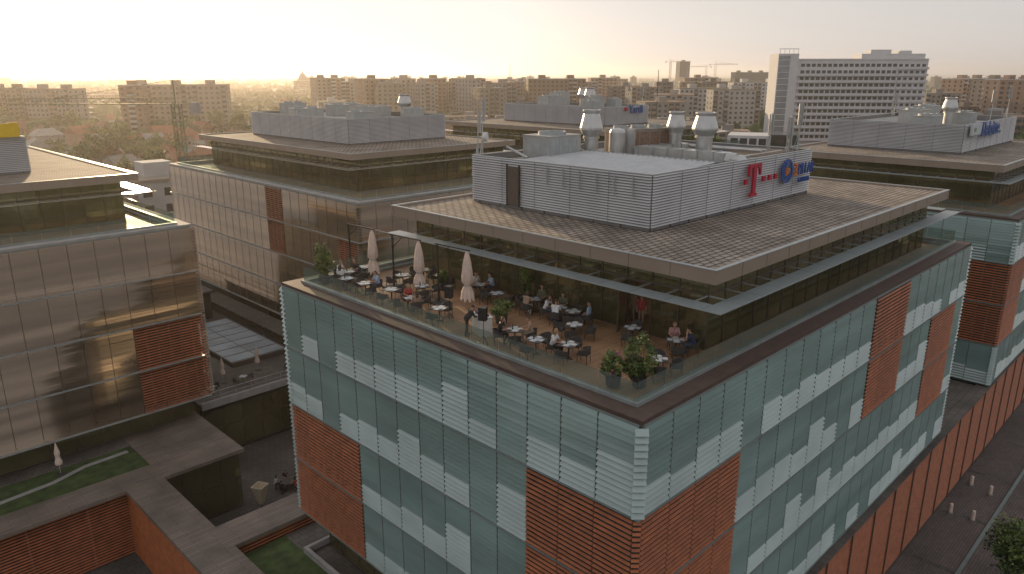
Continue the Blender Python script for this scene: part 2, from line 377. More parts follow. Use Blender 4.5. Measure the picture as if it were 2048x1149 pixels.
# ------------------------------------------------------------------ podium + ground
def sheet(name,x0,y0,x1,y1,z,mt):
    m=M(); m.quad((x0,y0,z),(x1,y0,z),(x1,y1,z),(x0,y1,z)); return struct(name,m,[mt])
gm_,nt,b=new_mat('plain_and_city_ground'); N=nt.nodes;L=nt.links
tc=N.new('ShaderNodeTexCoord'); n1=N.new('ShaderNodeTexNoise'); n1.inputs['Scale'].default_value=.012; n1.inputs['Detail'].default_value=8
n2=N.new('ShaderNodeTexVoronoi'); n2.inputs['Scale'].default_value=.02
L.new(tc.outputs['Object'],n1.inputs['Vector']); L.new(tc.outputs['Object'],n2.inputs['Vector'])
cr=N.new('ShaderNodeValToRGB'); e=cr.color_ramp.elements; e[0].position=.35; e[0].color=(.03,.045,.018,1); e[1].position=.65; e[1].color=(.11,.09,.068,1)
k=cr.color_ramp.elements.new(.5); k.color=(.055,.062,.032,1)
L.new(n1.outputs['Fac'],cr.inputs['Fac'])
mx=N.new('ShaderNodeMix'); mx.data_type='RGBA'; mx.inputs[0].default_value=.2; L.new(cr.outputs['Color'],mx.inputs[6]); L.new(n2.outputs['Color'],mx.inputs[7])
hs=N.new('ShaderNodeHueSaturation'); hs.inputs['Saturation'].default_value=.5; hs.inputs['Value'].default_value=.65; L.new(mx.outputs[2],hs.inputs['Color'])
L.new(hs.outputs['Color'],b.inputs['Base Color']); b.inputs['Roughness'].default_value=.95
m=M(); G=40000; m.quad((-G,-G,-.02),(G,-G,-.02),(G,G,-.02),(-G,G,-.02)); struct('ground',m,[gm_])
sheet('courtyard_paving',-40,14,130,120,.0,PAVE2)
sheet('pavement',17,10.2,200,13.95,.004,PAVE)
sheet('street_paving',17,-30,200,9.95,-.008,PAVE)
m=M(); m.box(17,9.95,0,200,10.2,.13,0); struct('kerb',m,[SLABEDGE])
for i in range(12): 
    m=M(); x=58+i*9; m.quad((x,10.2,.009),(x+.5,10.2,.009),(x+.5,13.95,.009),(x,13.95,.009)); struct('paving_band',m,[PAVE2])
P=thing('podium_building','low street podium clad in horizontal terracotta louvres with stone coping','building',(0,0,0))
m=M(); m.box(21.6,14.25,0,200,16.0,7.9,0); part('wall',m,[DARKWALL],P)
m=M(); terra_slats(m,21.5,200,14.04,.1,7.85)
for i in range(45): m.box(21.6+i*4-.05,13.93,0,21.6+i*4+.05,14.25,7.9,1)
part('louvre_cladding',m,[TERRA,MULL],P)
m=M(); m.box(21.4,13.85,7.9,200,15.0,8.06,0); part('coping',m,[PAVE2],P)
m=M(); m.box(64.8,15.0,7.8,78.0,60,7.98,0); m.box(64.8,16,0,78,60,7.6,0); part('roof_deck',m,[PAVE2],P)
P=thing('garden_podium','low planted podium wings with timber edge, glass fronts and terracotta walls','building',(0,0,0))
m=M()
m.box(-40,56.5,5.7,24.1,59.3,6.0,0); m.box(17.4,59.3,5.7,24.1,67.0,6.0,0)
m.box(14.6,20,5.7,17.4,56.5,6.0,0); m.box(17.4,44,5.7,41,47,6.0,0)
part('roof_walkway',m,[brickmat('wing_decking',(.21,.165,.135),(.16,.13,.11),(.07,.055,.045),2.4,.3,.015,.7,.3,.4)],P)
m=M(); m.box(-40,57.5,0,14.8,64,5.68,0); m.box(14.98,20,0,17.2,57.4,5.68,0); m.box(17.5,44.4,0,41,46.6,5.68,0); m.box(14.8,58,0,23.9,66.5,5.68,0)
part('wall',m,[DARKWALL],P)
m=M()
terra_slats(m,-40,14.75,57.22,.1,5.65)
terra_slats(m,-19.2,18,0,.1,5.65,Matrix.Translation((14.76,38,0))@Matrix.Rotation(math.radians(-90),4,'Z'))
terra_slats(m,17.5,40.5,44.2,.1,5.65)
for i in range(13): m.box(-36+i*4-.05,57.3,.1,-36+i*4+.05,57.5,5.65,1)
for i in range(9): m.box(14.84,22+i*4-.05,.1,14.98,22+i*4+.05,5.65,1)
part('terracotta_louvre_cladding',m,[TERRA,MULL],P)
wm=window_M(1.65,5.5,2.7).mesh('window',[GLASS,MULL])
for i in range(4): obj('window',wm,P,(17.45+i*1.65,57.7,.1))
wm=window_M(2.0,2.4,0).mesh('window',[GLASS,MULL])
for i in range(27): obj('window',wm,P,(-30+i*2.0,65.9,6.05))
m=M(); m.box(-40,64,5.6,17.4,66.2,5.95,0)
part('edge_slab',m,[PAVE2],P)
m=M()
pts=[(-5,60.6),(6,61.0),(11,61.6),(13.5,62.6),(16.9,62.8)]
for i in range(len(pts)-1):
    a,bb=pts[i],pts[i+1]
    m.add([(a[0],a[1],5.95),(bb[0],bb[1],5.95),(bb[0],bb[1]+.5,5.95),(a[0],a[1]+.5,5.95)],[(0,1,2,3)],0)
struct('garden_path',m,[CONC])
sheet('lawn',-40,59.3,17.4,64,5.9,GRASS)
m=M(); m.box(17.4,20,4.7,21.0,44,5.0,0); struct('lawn_terrace',m,[GRASS])
m=M(); m.box(21.0,20,4.7,22.7,41,4.95,0); m.box(21.0,41.3,4.7,24,44,5.0,0); struct('base_paving',m,[PAVE2])
m=M(); m.box(20.95,22,5.0,21.2,41.25,5.45,0); m.box(21.2,41.0,5.0,23.2,41.25,5.45,0); part('planter_wall',m,[CONC],P)
wm=window_M(1.8,3.3,0).mesh('window',[GLASS,MULL])
for i in range(9): obj('window',wm,P,(22.75,24.5+(i+1)*1.8,5.0),-math.pi/2)
P=thing('courtyard_pavilion','low pavilion with roof deck, glass rooflight and dark glazed front','building',(0,0,0))
m=M(); m.box(25.1,68,0,41.3,110,5.7,0); part('wall',m,[DARKWALL],P)
m=M(); m.box(25.0,67.4,5.7,41.4,110,6.0,0); part('roof_deck',m,[PAVE2],P)
m=M(); m.box(25.0,67.1,5.55,41.4,67.4,6.25,0); part('parapet',m,[CONC],P)
m=M()
m.box(31.5,74.5,6.0,38.0,90,6.5,0); m.box(31.6,74.6,6.5,37.9,89.9,6.56,1)
for i in range(8): m.box(31.6,74.6+i*2.18,6.56,37.9,74.66+i*2.18,6.60,0)
m.box(34.5,74.6,6.561,34.56,89.9,6.59,0)
part('rooflight',m,[MULL,SKYL],P)
m=M(); m.box(38.9,72,6.0,41.2,100,7.2,0); m.box(38.7,71.8,7.2,41.3,100,7.35,1); m.box(25.6,80,6,30.2,104,8.6,0); m.box(25.4,79.7,8.6,30.5,104,8.85,1); m.box(32,93,6,37.5,104,9.5,0); m.box(31.7,92.7,9.5,37.8,104,9.75,1)
part('roof_storey',m,[DARKWALL,PAVE2],P)
m=M()
for i in range(11): m.box(25.3+i*1.6,67.18,6.25,25.35+i*1.6,67.22,7.1,0)
m.box(25.3,67.17,7.1,41.35,67.23,7.15,0); m.box(25.3,67.18,6.65,41.35,67.21,6.68,0)
part('railing',m,[STEEL],P)
wm=window_M(2.0,4.6,2.6).mesh('window',[GLASS,MULL])
for i in range(8): obj('window',wm,P,(25.2+i*2.0,67.8,.4))
m=M(); m.box(34.5,60.5,0,64,66,3.9,0); m.box(34.3,60.2,3.9,64,66.3,4.15,1); part('side_storey',m,[DARKWALL,PAVE2],P)
m=M(); m.box(42,47,0,64,50,4.2,0); part('link_roof',m,[PAVE2],P)
# ------------------------------------------------------------------ rooftop equipment
def vent(loc,h,r,label):
    o=thing('exhaust_vent',label,'roof vent',loc,group='exhaust cowls on the office roof')
    m=M(); m.lathe((0,0,0),[(r*.62,0),(r*.62,h*.42),(r*.72,h*.42),(r*.72,h*.46)],18,0); part('stack',m,[GALV],o,smooth=False)
    m=M(); m.lathe((0,0,0),[(r*.64,h*.46),(r*.98,h*.60),(r*.98,h*.64),(r*.70,h*.92),(r*.78,h*.97),(r*.78,h),(r*.66,h),(r*.6,h*.8)],18,0); part('cowl',m,[GALV],o)
vent((42.6,34.5,30.8),3.5,.85,'tall galvanised exhaust stack with flared cowl on the roof')
vent((48.2,31,31.2),2.9,.72,'galvanised exhaust cowl with flared rim on the roof')
vent((46.9,27.8,31.2),3.0,.92,'wide galvanised exhaust cowl with flared rim on the roof')
def acunit(loc,sx,sy,sz,rz,label,mt=UNIT,fans=2):
    o=thing('air_handling_unit',label,'roof machinery',loc,rz,'machinery on the office roofs')
    m=M(); m.box(-sx/2,-sy/2,.15,sx/2,sy/2,sz,0)
    for i in range(int(sx/.9)): m.box(-sx/2+i*.9+.05,-sy/2-.02,.3,-sx/2+i*.9+.85,-sy/2-.002,sz-.15,1)
    for i in range(int(sy/.9)): m.box(-sx/2-.02,-sy/2+i*.9+.05,.3,-sx/2-.002,-sy/2+i*.9+.85,sz-.15,1)
    m.box(-sx/2-.04,-sy/2-.04,sz,sx/2+.04,sy/2+.04,sz+.06,0)
    m.box(-sx/2+.1,-sy/2+.1,0,sx/2-.1,sy/2-.1,.15,2); part('casing',m,[mt,STEEL if mt is UNIT else COPPER,DARK],o)
    for i in range(fans):
        m=M(); x=-sx/2+sx*(i+.5)/fans; r=min(sx/fans,sy)*.38
        m.lathe((x,0,sz+.06),[(r,0),(r,.22),(r*.9,.22),(r*.88,.05)],16,0)
        for a in range(4): m.box(-r*.85,-.06,.1,r*.85,.06,.13,1,Matrix.Translation((x,0,sz+.06))@Matrix.Rotation(a*math.pi/4,4,'Z'))
        part('fan',m,[STEEL,DARK],o)
    return o
CH2=mat('chiller_casing',(.30,.27,.24),.6,.1,.15,1.2)
acunit((39.6,35.6,30.7),3.2,2.6,1.9,0,'pale grey air handling unit with round top fan',fans=1)
acunit((41.6,36.9,30.7),2.4,2.0,1.5,0,'pale grey rooftop unit beside the tall exhaust stack',fans=1)
acunit((46.8,33.4,30.7),4.6,2.0,2.1,math.radians(-20),'grey chiller with rusty brown coil panels',CH2,3)
acunit((52.3,35.0,30.7),2.4,2.2,1.5,0,'pale grey condenser on the plant deck')
o=thing('storage_tank','pair of polished steel vertical tanks beside the chiller','tank',(44.0,33.2,30.7))
m=M(); m.lathe((0,0,0),[(.6,0),(.6,2.0),(.5,2.2),(.1,2.3)],18,0); part('vessel',m,[GALV],o,smooth=False)
m=M(); m.lathe((1.2,-.2,0),[(.45,0),(.45,1.9),(.4,2.1),(.1,2.2)],16,0); part('vessel',m,[UNIT],o)
o=thing('ventilation_duct','long galvanised duct run with elbow lying over plant roof','duct',(0,0,0))
m=M(); m.box(44.5,24.9,30.9,45.6,32,31.75,0)
for i in range(6): m.box(44.44,25.6+i*1.2,30.85,45.66,25.68+i*1.2,31.81,1)
m.box(45.6,30.9,30.95,50,32,31.7,0)
for i in range(3): m.box(46.5+i*1.2,30.84,30.9,46.58+i*1.2,32.06,31.76,1)
part('duct_run',m,[GALV,STEEL],o)
m=M(); m.cyl((45.05,24.9,31.3),(45.05,24.2,31.25),.5,.5,14); m.lathe((45.05,24.1,30.6),[(.55,0),(.62,.5),(.6,.8),(.3,1.05)],16); part('elbow',m,[GALV],o)
def pipes(name,label,segs,r,mt,cat):
    o=thing(name,label,cat)
    for s in segs: m=M(); m.cyl(s[0],s[1],r,r,8); part('pipe',m,[mt],o)
pipes('pipework','insulated pipes crossing the plant roof beside the ducts',[((42.2,32,31),(50,32.6,31)),((43,26,31.2),(43,32,31.2)),((50,25,31.5),(50,36,31.5)),((36.5,35,31.3),(36.5,37,31.9)),((50.7,25,31.5),(50.7,33,31.5)),((47,25,31.3),(53,25,31.3)),((41.5,33,31),(41.5,37,32.4)),((42.4,24.5,31.2),(42.4,33,31.2))],.09,GALV,'pipes')
o=thing('pipe_rack','timber coloured slatted pipe rack on the plant roof','rack',(48.2,24.3,31.0))
m=M()
for i in range(16): m.box(i*.36,0,0.25,i*.36+.09,3.2,.35,0)
for y in(0,1.6,3.1): m.box(0,y,.1,5.8,y+.1,.24,1)
for x in(0,2.8,5.6):
    for y in(0,3.1): m.box(x,y,-.3,x+.08,y+.08,.1,1)
part('slat',m,[FASCIA,STEEL],o)
def mast(loc,h,label,panels=2):
    o=thing('antenna_mast',label,'antenna',loc,rnd.uniform(-.4,.4),'telecom masts on the office roofs')
    m=M(); m.cyl((0,0,0),(0,0,h),.045,.03,8); m.box(-.25,-.25,0,.25,.25,.1); m.bar((-.5,0,0),(0,0,h*.5),.04); m.bar((0,.5,0),(0,0,h*.5),.04); part('pole',m,[STEEL],o)
    for i in range(panels):
        m=M(); a=i*2.1; T=Matrix.Rotation(a,4,'Z'); m.box(.1,-.1,h-1.6,.2,.1,h-.1,0,T); m.bar(T@Vector((0,0,h-1)),T@Vector((.12,0,h-1)),.05); part('antenna_panel',m,[UNIT],o)
mast((35.5,38.4,30.0),5.2,'slim mast with white panel antennas at plant room corner',1)
mast((34.8,38.1,30.0),4.5,'slim mast with white panel antenna at plant room corner',1)
for (x,y,h) in((53.6,24.0,4.0),(54.0,24.9,3.0),(53.2,26,3.2),(52.5,24.2,2.4)): mast((x,y,30.8),h,'slim telecom mast with white panel antennas beside roof screen',2)
o=thing('satellite_dish','white microwave drum on a short bracket','antenna',(35.1,37.9,32.6),-1.0)
m=M(); m.cyl((0,0,0),(.3,0,0),.32,.32,16); m.cyl((-.25,0,0),(0,0,0),.05); part('dish',m,[WHITE],o)
for (x,y,sx,sy,sz) in((56,84,3,2,1.4),(60,88,2.4,2,1.8),(64,83,2,2,1.6),(55,96,4,3,1.5),(62,97,5,2.4,1.8),(57,103,3.2,2.2,2.0),(65,92,2,2,1.6)):
    acunit((x,y,30.6),sx,sy,sz,0,'pale grey condenser unit on the rear plant deck',fans=2)
vent((65.5,87,30.8),3.2,1.0,'dark scoop shaped exhaust cowl on the rear roof')
for (x,y,sx,sy,sz) in((103,83,3,2,1.6),(107,86,3,2,2.2),(110,84,2,2,1.8),(105,95,4,3,2.2),(110,97,3,2.4,2.8),(96,28,4,2,1.5),(101,31,4,2.4,1.9),(107,27,3,2,1.5),(112,33,4,2.4,2.0),(-4,84,4,2,1.8)):
    acunit((x,y,30.6),sx,sy,sz,0,'pale grey condenser unit on a neighbouring plant deck',fans=2)
vent((104,28,30.8),3.2,.9,'galvanised exhaust cowl on neighbouring office roof')
vent((108,88,30.8),3.6,1.1,'galvanised exhaust cowl on far office roof'); vent((111,92,30.8),3.6,1.1,'galvanised exhaust cowl on far office roof')
for (x,y,h) in((114,24,4.5),(115,26,4),(113,80,4),(113,83,4.5),(112,37,3.5)): mast((x,y,30.8),h,'slim telecom mast with white panel antennas on neighbouring roof',2)
o=thing('roof_sign','bright yellow sign board on top of the plant screen','sign',(16.2,77.3,31.47),.0)
m=M(); m.add([(-7,-.12,.0),(0,-.12,0),(0,.12,0),(-7,.12,0),(-7,-.12,.6),(0,-.12,1.25),(0,.12,1.25),(-7,.12,.6)],[(3,2,1,0),(4,5,6,7),(0,1,5,4),(1,2,6,5),(2,3,7,6),(3,0,4,7)]); part('board',m,[YELLOW],o)
# ------------------------------------------------------------------ signs
def text_mesh(s,size,ext=.04,bold=.0):
    c=bpy.data.curves.new('lettering','FONT'); c.body=s; c.size=size; c.extrude=ext; c.offset=bold
    t=bpy.data.objects.new('lettering_tmp',c); COL.objects.link(t)
    bpy.context.view_layer.update()
    me=bpy.data.meshes.new_from_object(t.evaluated_get(bpy.context.evaluated_depsgraph_get()))
    bpy.data.objects.remove(t); return me
def letters(parent,s,size,loc,mt,rot=(math.pi/2,0,0),bold=.01,sx=1):
    me=text_mesh(s,size,.05,bold); me.materials.clear(); me.materials.append(mt)
    o=obj('lettering',me,parent,loc); o.rotation_euler=rot; o.scale=(sx,1,1); return o
o=thing('roof_sign','magenta serif letter sign with small squares on louvred screen','sign',(44.5,23.02,29.05))
m=M()
def ply(pts,y0=-.1,y1=0.05,mi=0):
    n=len(pts); m.add([(p[0],y0,p[1]) for p in pts]+[(p[0],y1,p[1]) for p in pts],[tuple(range(n)),tuple(range(2*n-1,n-1,-1))]+[(i,n+i,n+(i+1)%n,(i+1)%n) for i in range(n)],mi)
ply([(0,2.1),(1.6,2.1),(1.62,1.35),(1.5,1.35),(1.38,1.8),(1.05,1.95),(.55,1.95),(.22,1.8),(.1,1.35),(-.02,1.35)])
ply([(.6,1.95),(1.0,1.95),(1.0,.25),(.6,.25)]); ply([(.35,.0),(1.25,.0),(1.25,.12),(1.0,.25),(.6,.25),(.35,.12)])
part('lettering',m,[MAGENTA],o)
m=M(); m.box(0,-.1,0,.35,.05,.35); sq=m.mesh('square_mark',[MAGENTA])
for x in(-.45,1.95,2.8,3.65): obj('square_mark',sq,o,(x,0,.85))
o=thing('roof_sign','blue ring emblem with company lettering on louvred screen','sign',(0,0,-.1))
m=M()
def ringp(cx,cz,r0,r1,mi,y=22.98,a0=0,a1=2*math.pi):
    n=28
    for i in range(n):
        t=a0+(a1-a0)*i/n; u=a0+(a1-a0)*(i+1)/n
        m.add([(cx+r*math.cos(q),yy,cz+r*math.sin(q)) for yy in(y,y+.1) for q in(t,u) for r in(r0,r1)],[(0,1,3,2),(4,6,7,5),(1,5,7,3),(0,2,6,4)],mi)
ringp(50.1,30.35,.66,.84,0); ringp(50.1,30.35,.40,.56,0,a0=.5,a1=5.8); m.box(49.85,22.96,30.1,50.0,23.08,30.6,1); m.box(50.07,22.96,30.1,50.22,23.08,30.6,1)
part('emblem',m,[SBLUE,SORANGE],o)
letters(o,'3',1.25,(50.98,22.96,29.95),SORANGE,bold=.02)
letters(o,'PILLAR',1.1,(51.65,22.96,29.98),SBLUE,bold=.005,sx=.78)
letters(o,'GLOBAL',.5,(51.8,22.96,29.4),SBLUE,bold=.0)
o=thing('roof_sign','dark blue company lettering beside white panel on roof screen','sign',(0,0,0))
m=M(); m.box(94.3,22.85,30.2,98.0,23.05,31.4,0); part('panel',m,[LINEN],o)
m=M(); m.box(95.2,22.80,30.6,95.9,22.85,31.0,0); part('green_mark',m,[SGREEN],o)
letters(o,'Deloitte',2.3,(98.7,22.95,29.9),SBLUE,bold=.03); letters(o,'.',2.4,(106.8,22.95,29.9),SGREEN,bold=.03)
o=thing('roof_sign','small blue company lettering with a red dot on far roof','sign',(0,0,0))
letters(o,'Yardi',1.9,(107.5,78.8,30.2),SBLUE,bold=.02); m=M(); m.lathe((106.6,78.8,30.9),[(.1,-.35),(.35,-.15),(.35,.15),(.1,.35)],12); part('dot',m,[MAGENTA],o)
# ------------------------------------------------------------------ foliage
def leafcloud(m,c,rad,nclump,nleaf,size,seed,mats=(0,1,2),squash=.8,cr=.38):
    r=random.Random(seed)
    for i in range(nclump):
        while True:
            p=Vector((r.uniform(-1,1),r.uniform(-1,1),r.uniform(-1,1)))
            if .25<p.length<1: break
        cc=Vector((c[0]+p.x*rad[0],c[1]+p.y*rad[1],c[2]+p.z*rad[2])); s=r.uniform(.6,1.2)*cr
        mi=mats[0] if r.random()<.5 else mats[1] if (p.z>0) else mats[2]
        for j in range(nleaf):
            d=Vector((r.gauss(0,1),r.gauss(0,1),r.gauss(0,1)*squash)).normalized()*(r.random()**.5)
            q=cc+Vector((d.x*s*rad[0],d.y*s*rad[1],d.z*s*rad[2]))
            t=Vector((r.gauss(0,1),r.gauss(0,1),r.gauss(0,.6))).normalized(); u=t.cross(Vector((r.gauss(0,1),r.gauss(0,1),r.gauss(0,1)))).normalized()
            k=size*r.uniform(.6,1.3); t*=k; u*=k*.55
            m.quad(q-t,q-u,q+t,q+u,mi if r.random()<.85 else mats[r.randrange(3)])
def tree_parts(h,rc,seed,nc=34,nl=26,size=.4):
    r=random.Random(seed); t=M(); th=h*.45
    t.cyl((0,0,0),(0,0,th),h*.028,h*.016,7)
    for i in range(6):
        a=i*1.05+r.random(); t.cyl((0,0,th*(.7+.05*i)),(math.cos(a)*rc*.6,math.sin(a)*rc*.6,h*(.6+.05*i)),h*.012,h*.004,5)
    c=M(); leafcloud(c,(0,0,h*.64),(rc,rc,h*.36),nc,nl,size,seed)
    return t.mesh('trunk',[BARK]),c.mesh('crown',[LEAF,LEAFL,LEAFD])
TREES=[tree_parts(9,3.2,1),tree_parts(11,3.4,2),tree_parts(8,3.6,3),tree_parts(13,3.3,4)]
def put_tree(x,y,z=0,s=1,i=None,label='leafy green city tree among houses',group='trees in the city'):
    k=rnd.randrange(4) if i is None else i
    o=thing('tree',label,'tree',(x,y,z),rnd.uniform(0,6),group); o.scale=(s,)*3
    obj('trunk',TREES[k][0],o); obj('crown',TREES[k][1],o)
t,c=tree_parts(6,2.3,11,90,60,.14)
o=thing('tree','small bright green street tree on the brick pavement','tree',(58.6,6.2,0)); obj('trunk',t,o); obj('crown',c,o)
def planter(x,y,h,w,label,pink=False,seed=1):
    o=thing('potted_plant',label,'plant',(x,y,24.0),0,'potted plants on the restaurant terrace')
    m=M(); m.lathe((0,0,0),[(.22,0),(.30,.1),(.34,.5),(.36,.52),(.31,.52),(.28,.42)],14); part('pot',m,[POT],o)
    m=M(); r=random.Random(seed)
    for i in range(6): m.cyl((0,0,.4),(r.uniform(-.6,.6)*w,r.uniform(-.6,.6)*w,.4+(h-.5)*r.uniform(.6,.95)),.018,.006,5)
    part('stem',m,[BARK],o)
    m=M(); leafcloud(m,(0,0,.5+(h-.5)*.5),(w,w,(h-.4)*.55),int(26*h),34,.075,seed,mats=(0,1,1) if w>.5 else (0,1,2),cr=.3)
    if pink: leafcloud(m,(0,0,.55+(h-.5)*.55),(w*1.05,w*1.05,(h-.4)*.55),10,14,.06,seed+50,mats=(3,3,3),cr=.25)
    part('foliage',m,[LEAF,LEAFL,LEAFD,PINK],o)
planter(23.5,40.3,2.5,.55,'tall light green shrub in dark pot at the terrace corner',seed=2)
planter(25.9,26.7,1.3,.6,'olive like shrub in a dark pot on the timber deck',seed=3)
planter(23.55,17.5,1.45,.55,'pink flowering shrub in a dark pot by the gutter',True,4)
planter(24.3,16.7,2.15,.7,'bushy yellow green shrub in a dark pot at the near corner',seed=5)
planter(27.9,33.8,1.2,.35,'slim green plant in a dark pot among the tables',seed=6)
planter(29.5,28.4,2.2,.35,'tall thin plant in a pot against the glass wall',seed=7)
# ------------------------------------------------------------------ terrace furniture
ZD=24.0
def chair_proto():
    o=thing('chair','dark grey rattan armchair on the terrace deck','chair',(0,0,-50),0,'rattan chairs on the restaurant terrace')
    m=M(); m.box(-.26,-.27,.40,.26,.27,.46); m.box(-.23,-.24,.46,.24,.24,.50); part('seat',m,[RATTAN],o)
    m=M(); n=12
    ro=[];
    for i in range(n+1):
        a=math.radians(60+240*i/n); h=.82-.20*abs(i-n/2)/(n/2)
        ro.append((math.cos(a),math.sin(a),h))
    vs=[];fs=[]
    for c,s,h in ro:
        vs+=[(.29*c,.30*s,.44),(.33*c,.34*s,h),(.30*c,.31*s,h+.01),(.26*c,.27*s,.44)]
    for i in range(n):
        b0=i*4
        for k in range(4): fs.append((b0+k,b0+4+k,b0+4+(k+1)%4,b0+(k+1)%4))
    m.add(vs,fs); part('backrest',m,[RATTAN],o)
    for x in(-.22,.22):
        for y in(-.22,.22):
            m=M(); m.cyl((x*1.1,y*1.1,0),(x,y,.42),.014,.018,6); part('leg',m,[DARK],o)
    return o
CH=chair_proto()
def table_proto():
    o=thing('dining_table','square dark dining table with pale runner on the deck','table',(0,0,-50),0,'dining tables on the restaurant terrace')
    m=M(); m.box(-.42,-.42,.715,.42,.42,.75); m.box(-.40,-.15,.751,.40,.15,.757,1); m.box(-.16,-.40,.758,.16,-.18,.762,1); m.box(-.16,.18,.758,.16,.40,.762,1); part('table_top',m,[TABLE,LINEN],o)
    m=M(); m.cyl((0,0,.03),(0,0,.715),.035,.035,8); m.box(-.25,-.03,0,.25,.03,.03); m.box(-.03,-.25,.001,.03,.25,.031); part('table_leg',m,[DARK],o)
    return o
TB=table_proto()
pm=M(); pm.lathe((0,0,0),[(.07,0),(.13,.018),(.125,.022),(.06,.008)],14); PL=pm.mesh('plate',[WHITE])
gmh=M(); gmh.lathe((0,0,0),[(.03,0),(.005,.01),(.005,.07),(.035,.10),(.03,.17)],10); GL=gmh.mesh('wine_glass',[CLEAR])
bm_=M(); bm_.lathe((0,0,0),[(.035,0),(.037,.18),(.014,.24),(.014,.3)],10); BT=bm_.mesh('bottle',[mat('bottle_glass',(.03,.06,.03),.1)])
def table(x,y,rz,n=2,chairs=(0,1),set_=True,z=ZD,lab=None):
    dup(TB,(x,y,z),rz)
    out=[]
    for k in chairs:
        a=rz+k*math.pi/2; cx,cy=x+math.cos(a)*.78,y+math.sin(a)*.78
        dup(CH,(cx,cy,z),a+math.pi+rnd.uniform(-.12,.12),label=lab); out.append((cx,cy,a+math.pi))
        if set_: obj('plate',PL,None,(x+math.cos(a)*.27,y+math.sin(a)*.27,z+.7625),0,'round white dinner plate on the table','plate','plates on the terrace tables')
    if set_:
        obj('wine_glass',GL,None,(x+.12,y+.1,z+.7625),0,'clear stemmed glass on the table','glass','glasses on the terrace tables')
        if rnd.random()<.5: obj('bottle',BT,None,(x-.1,y+.05,z+.7625),0,'dark green bottle on the table','bottle','bottles on the terrace tables')
    return out
# ------------------------------------------------------------------ people
SKIN=mat('skin',(.42,.24,.17),.55,0,.05,5); HAIRD=mat('dark_hair',(.02,.014,.01),.6,0,.2,20); HAIRB=mat('blond_hair',(.30,.19,.09),.6,0,.2,20); HAIRM=mat('brown_hair',(.07,.04,.022),.6,0,.2,20)
EYE=mat('eye_dark',(.02,.015,.012),.3); LIP=mat('lip',(.30,.10,.09),.5); SHOE=mat('shoe',(.05,.045,.04),.5)
def cloth(n,c): return mat(n,c,.85,0,.12,8,bump=.3)
C_WHITE=cloth('white_cotton',(.66,.66,.66)); C_BLUE=cloth('light_blue_cotton',(.30,.42,.58)); C_BLACK=cloth('black_cotton',(.02,.02,.022)); C_RED=cloth('red_cotton',(.38,.06,.05)); C_TAN=cloth('tan_cotton',(.34,.23,.16)); C_JEAN=cloth('denim',(.06,.09,.15)); C_OLIVE=cloth('olive_cotton',(.12,.13,.08)); C_PINK=cloth('pink_cotton',(.45,.24,.24)); C_KHAKI=cloth('khaki_cotton',(.26,.21,.15)); C_NAVY=cloth('navy_cotton',(.03,.04,.09))
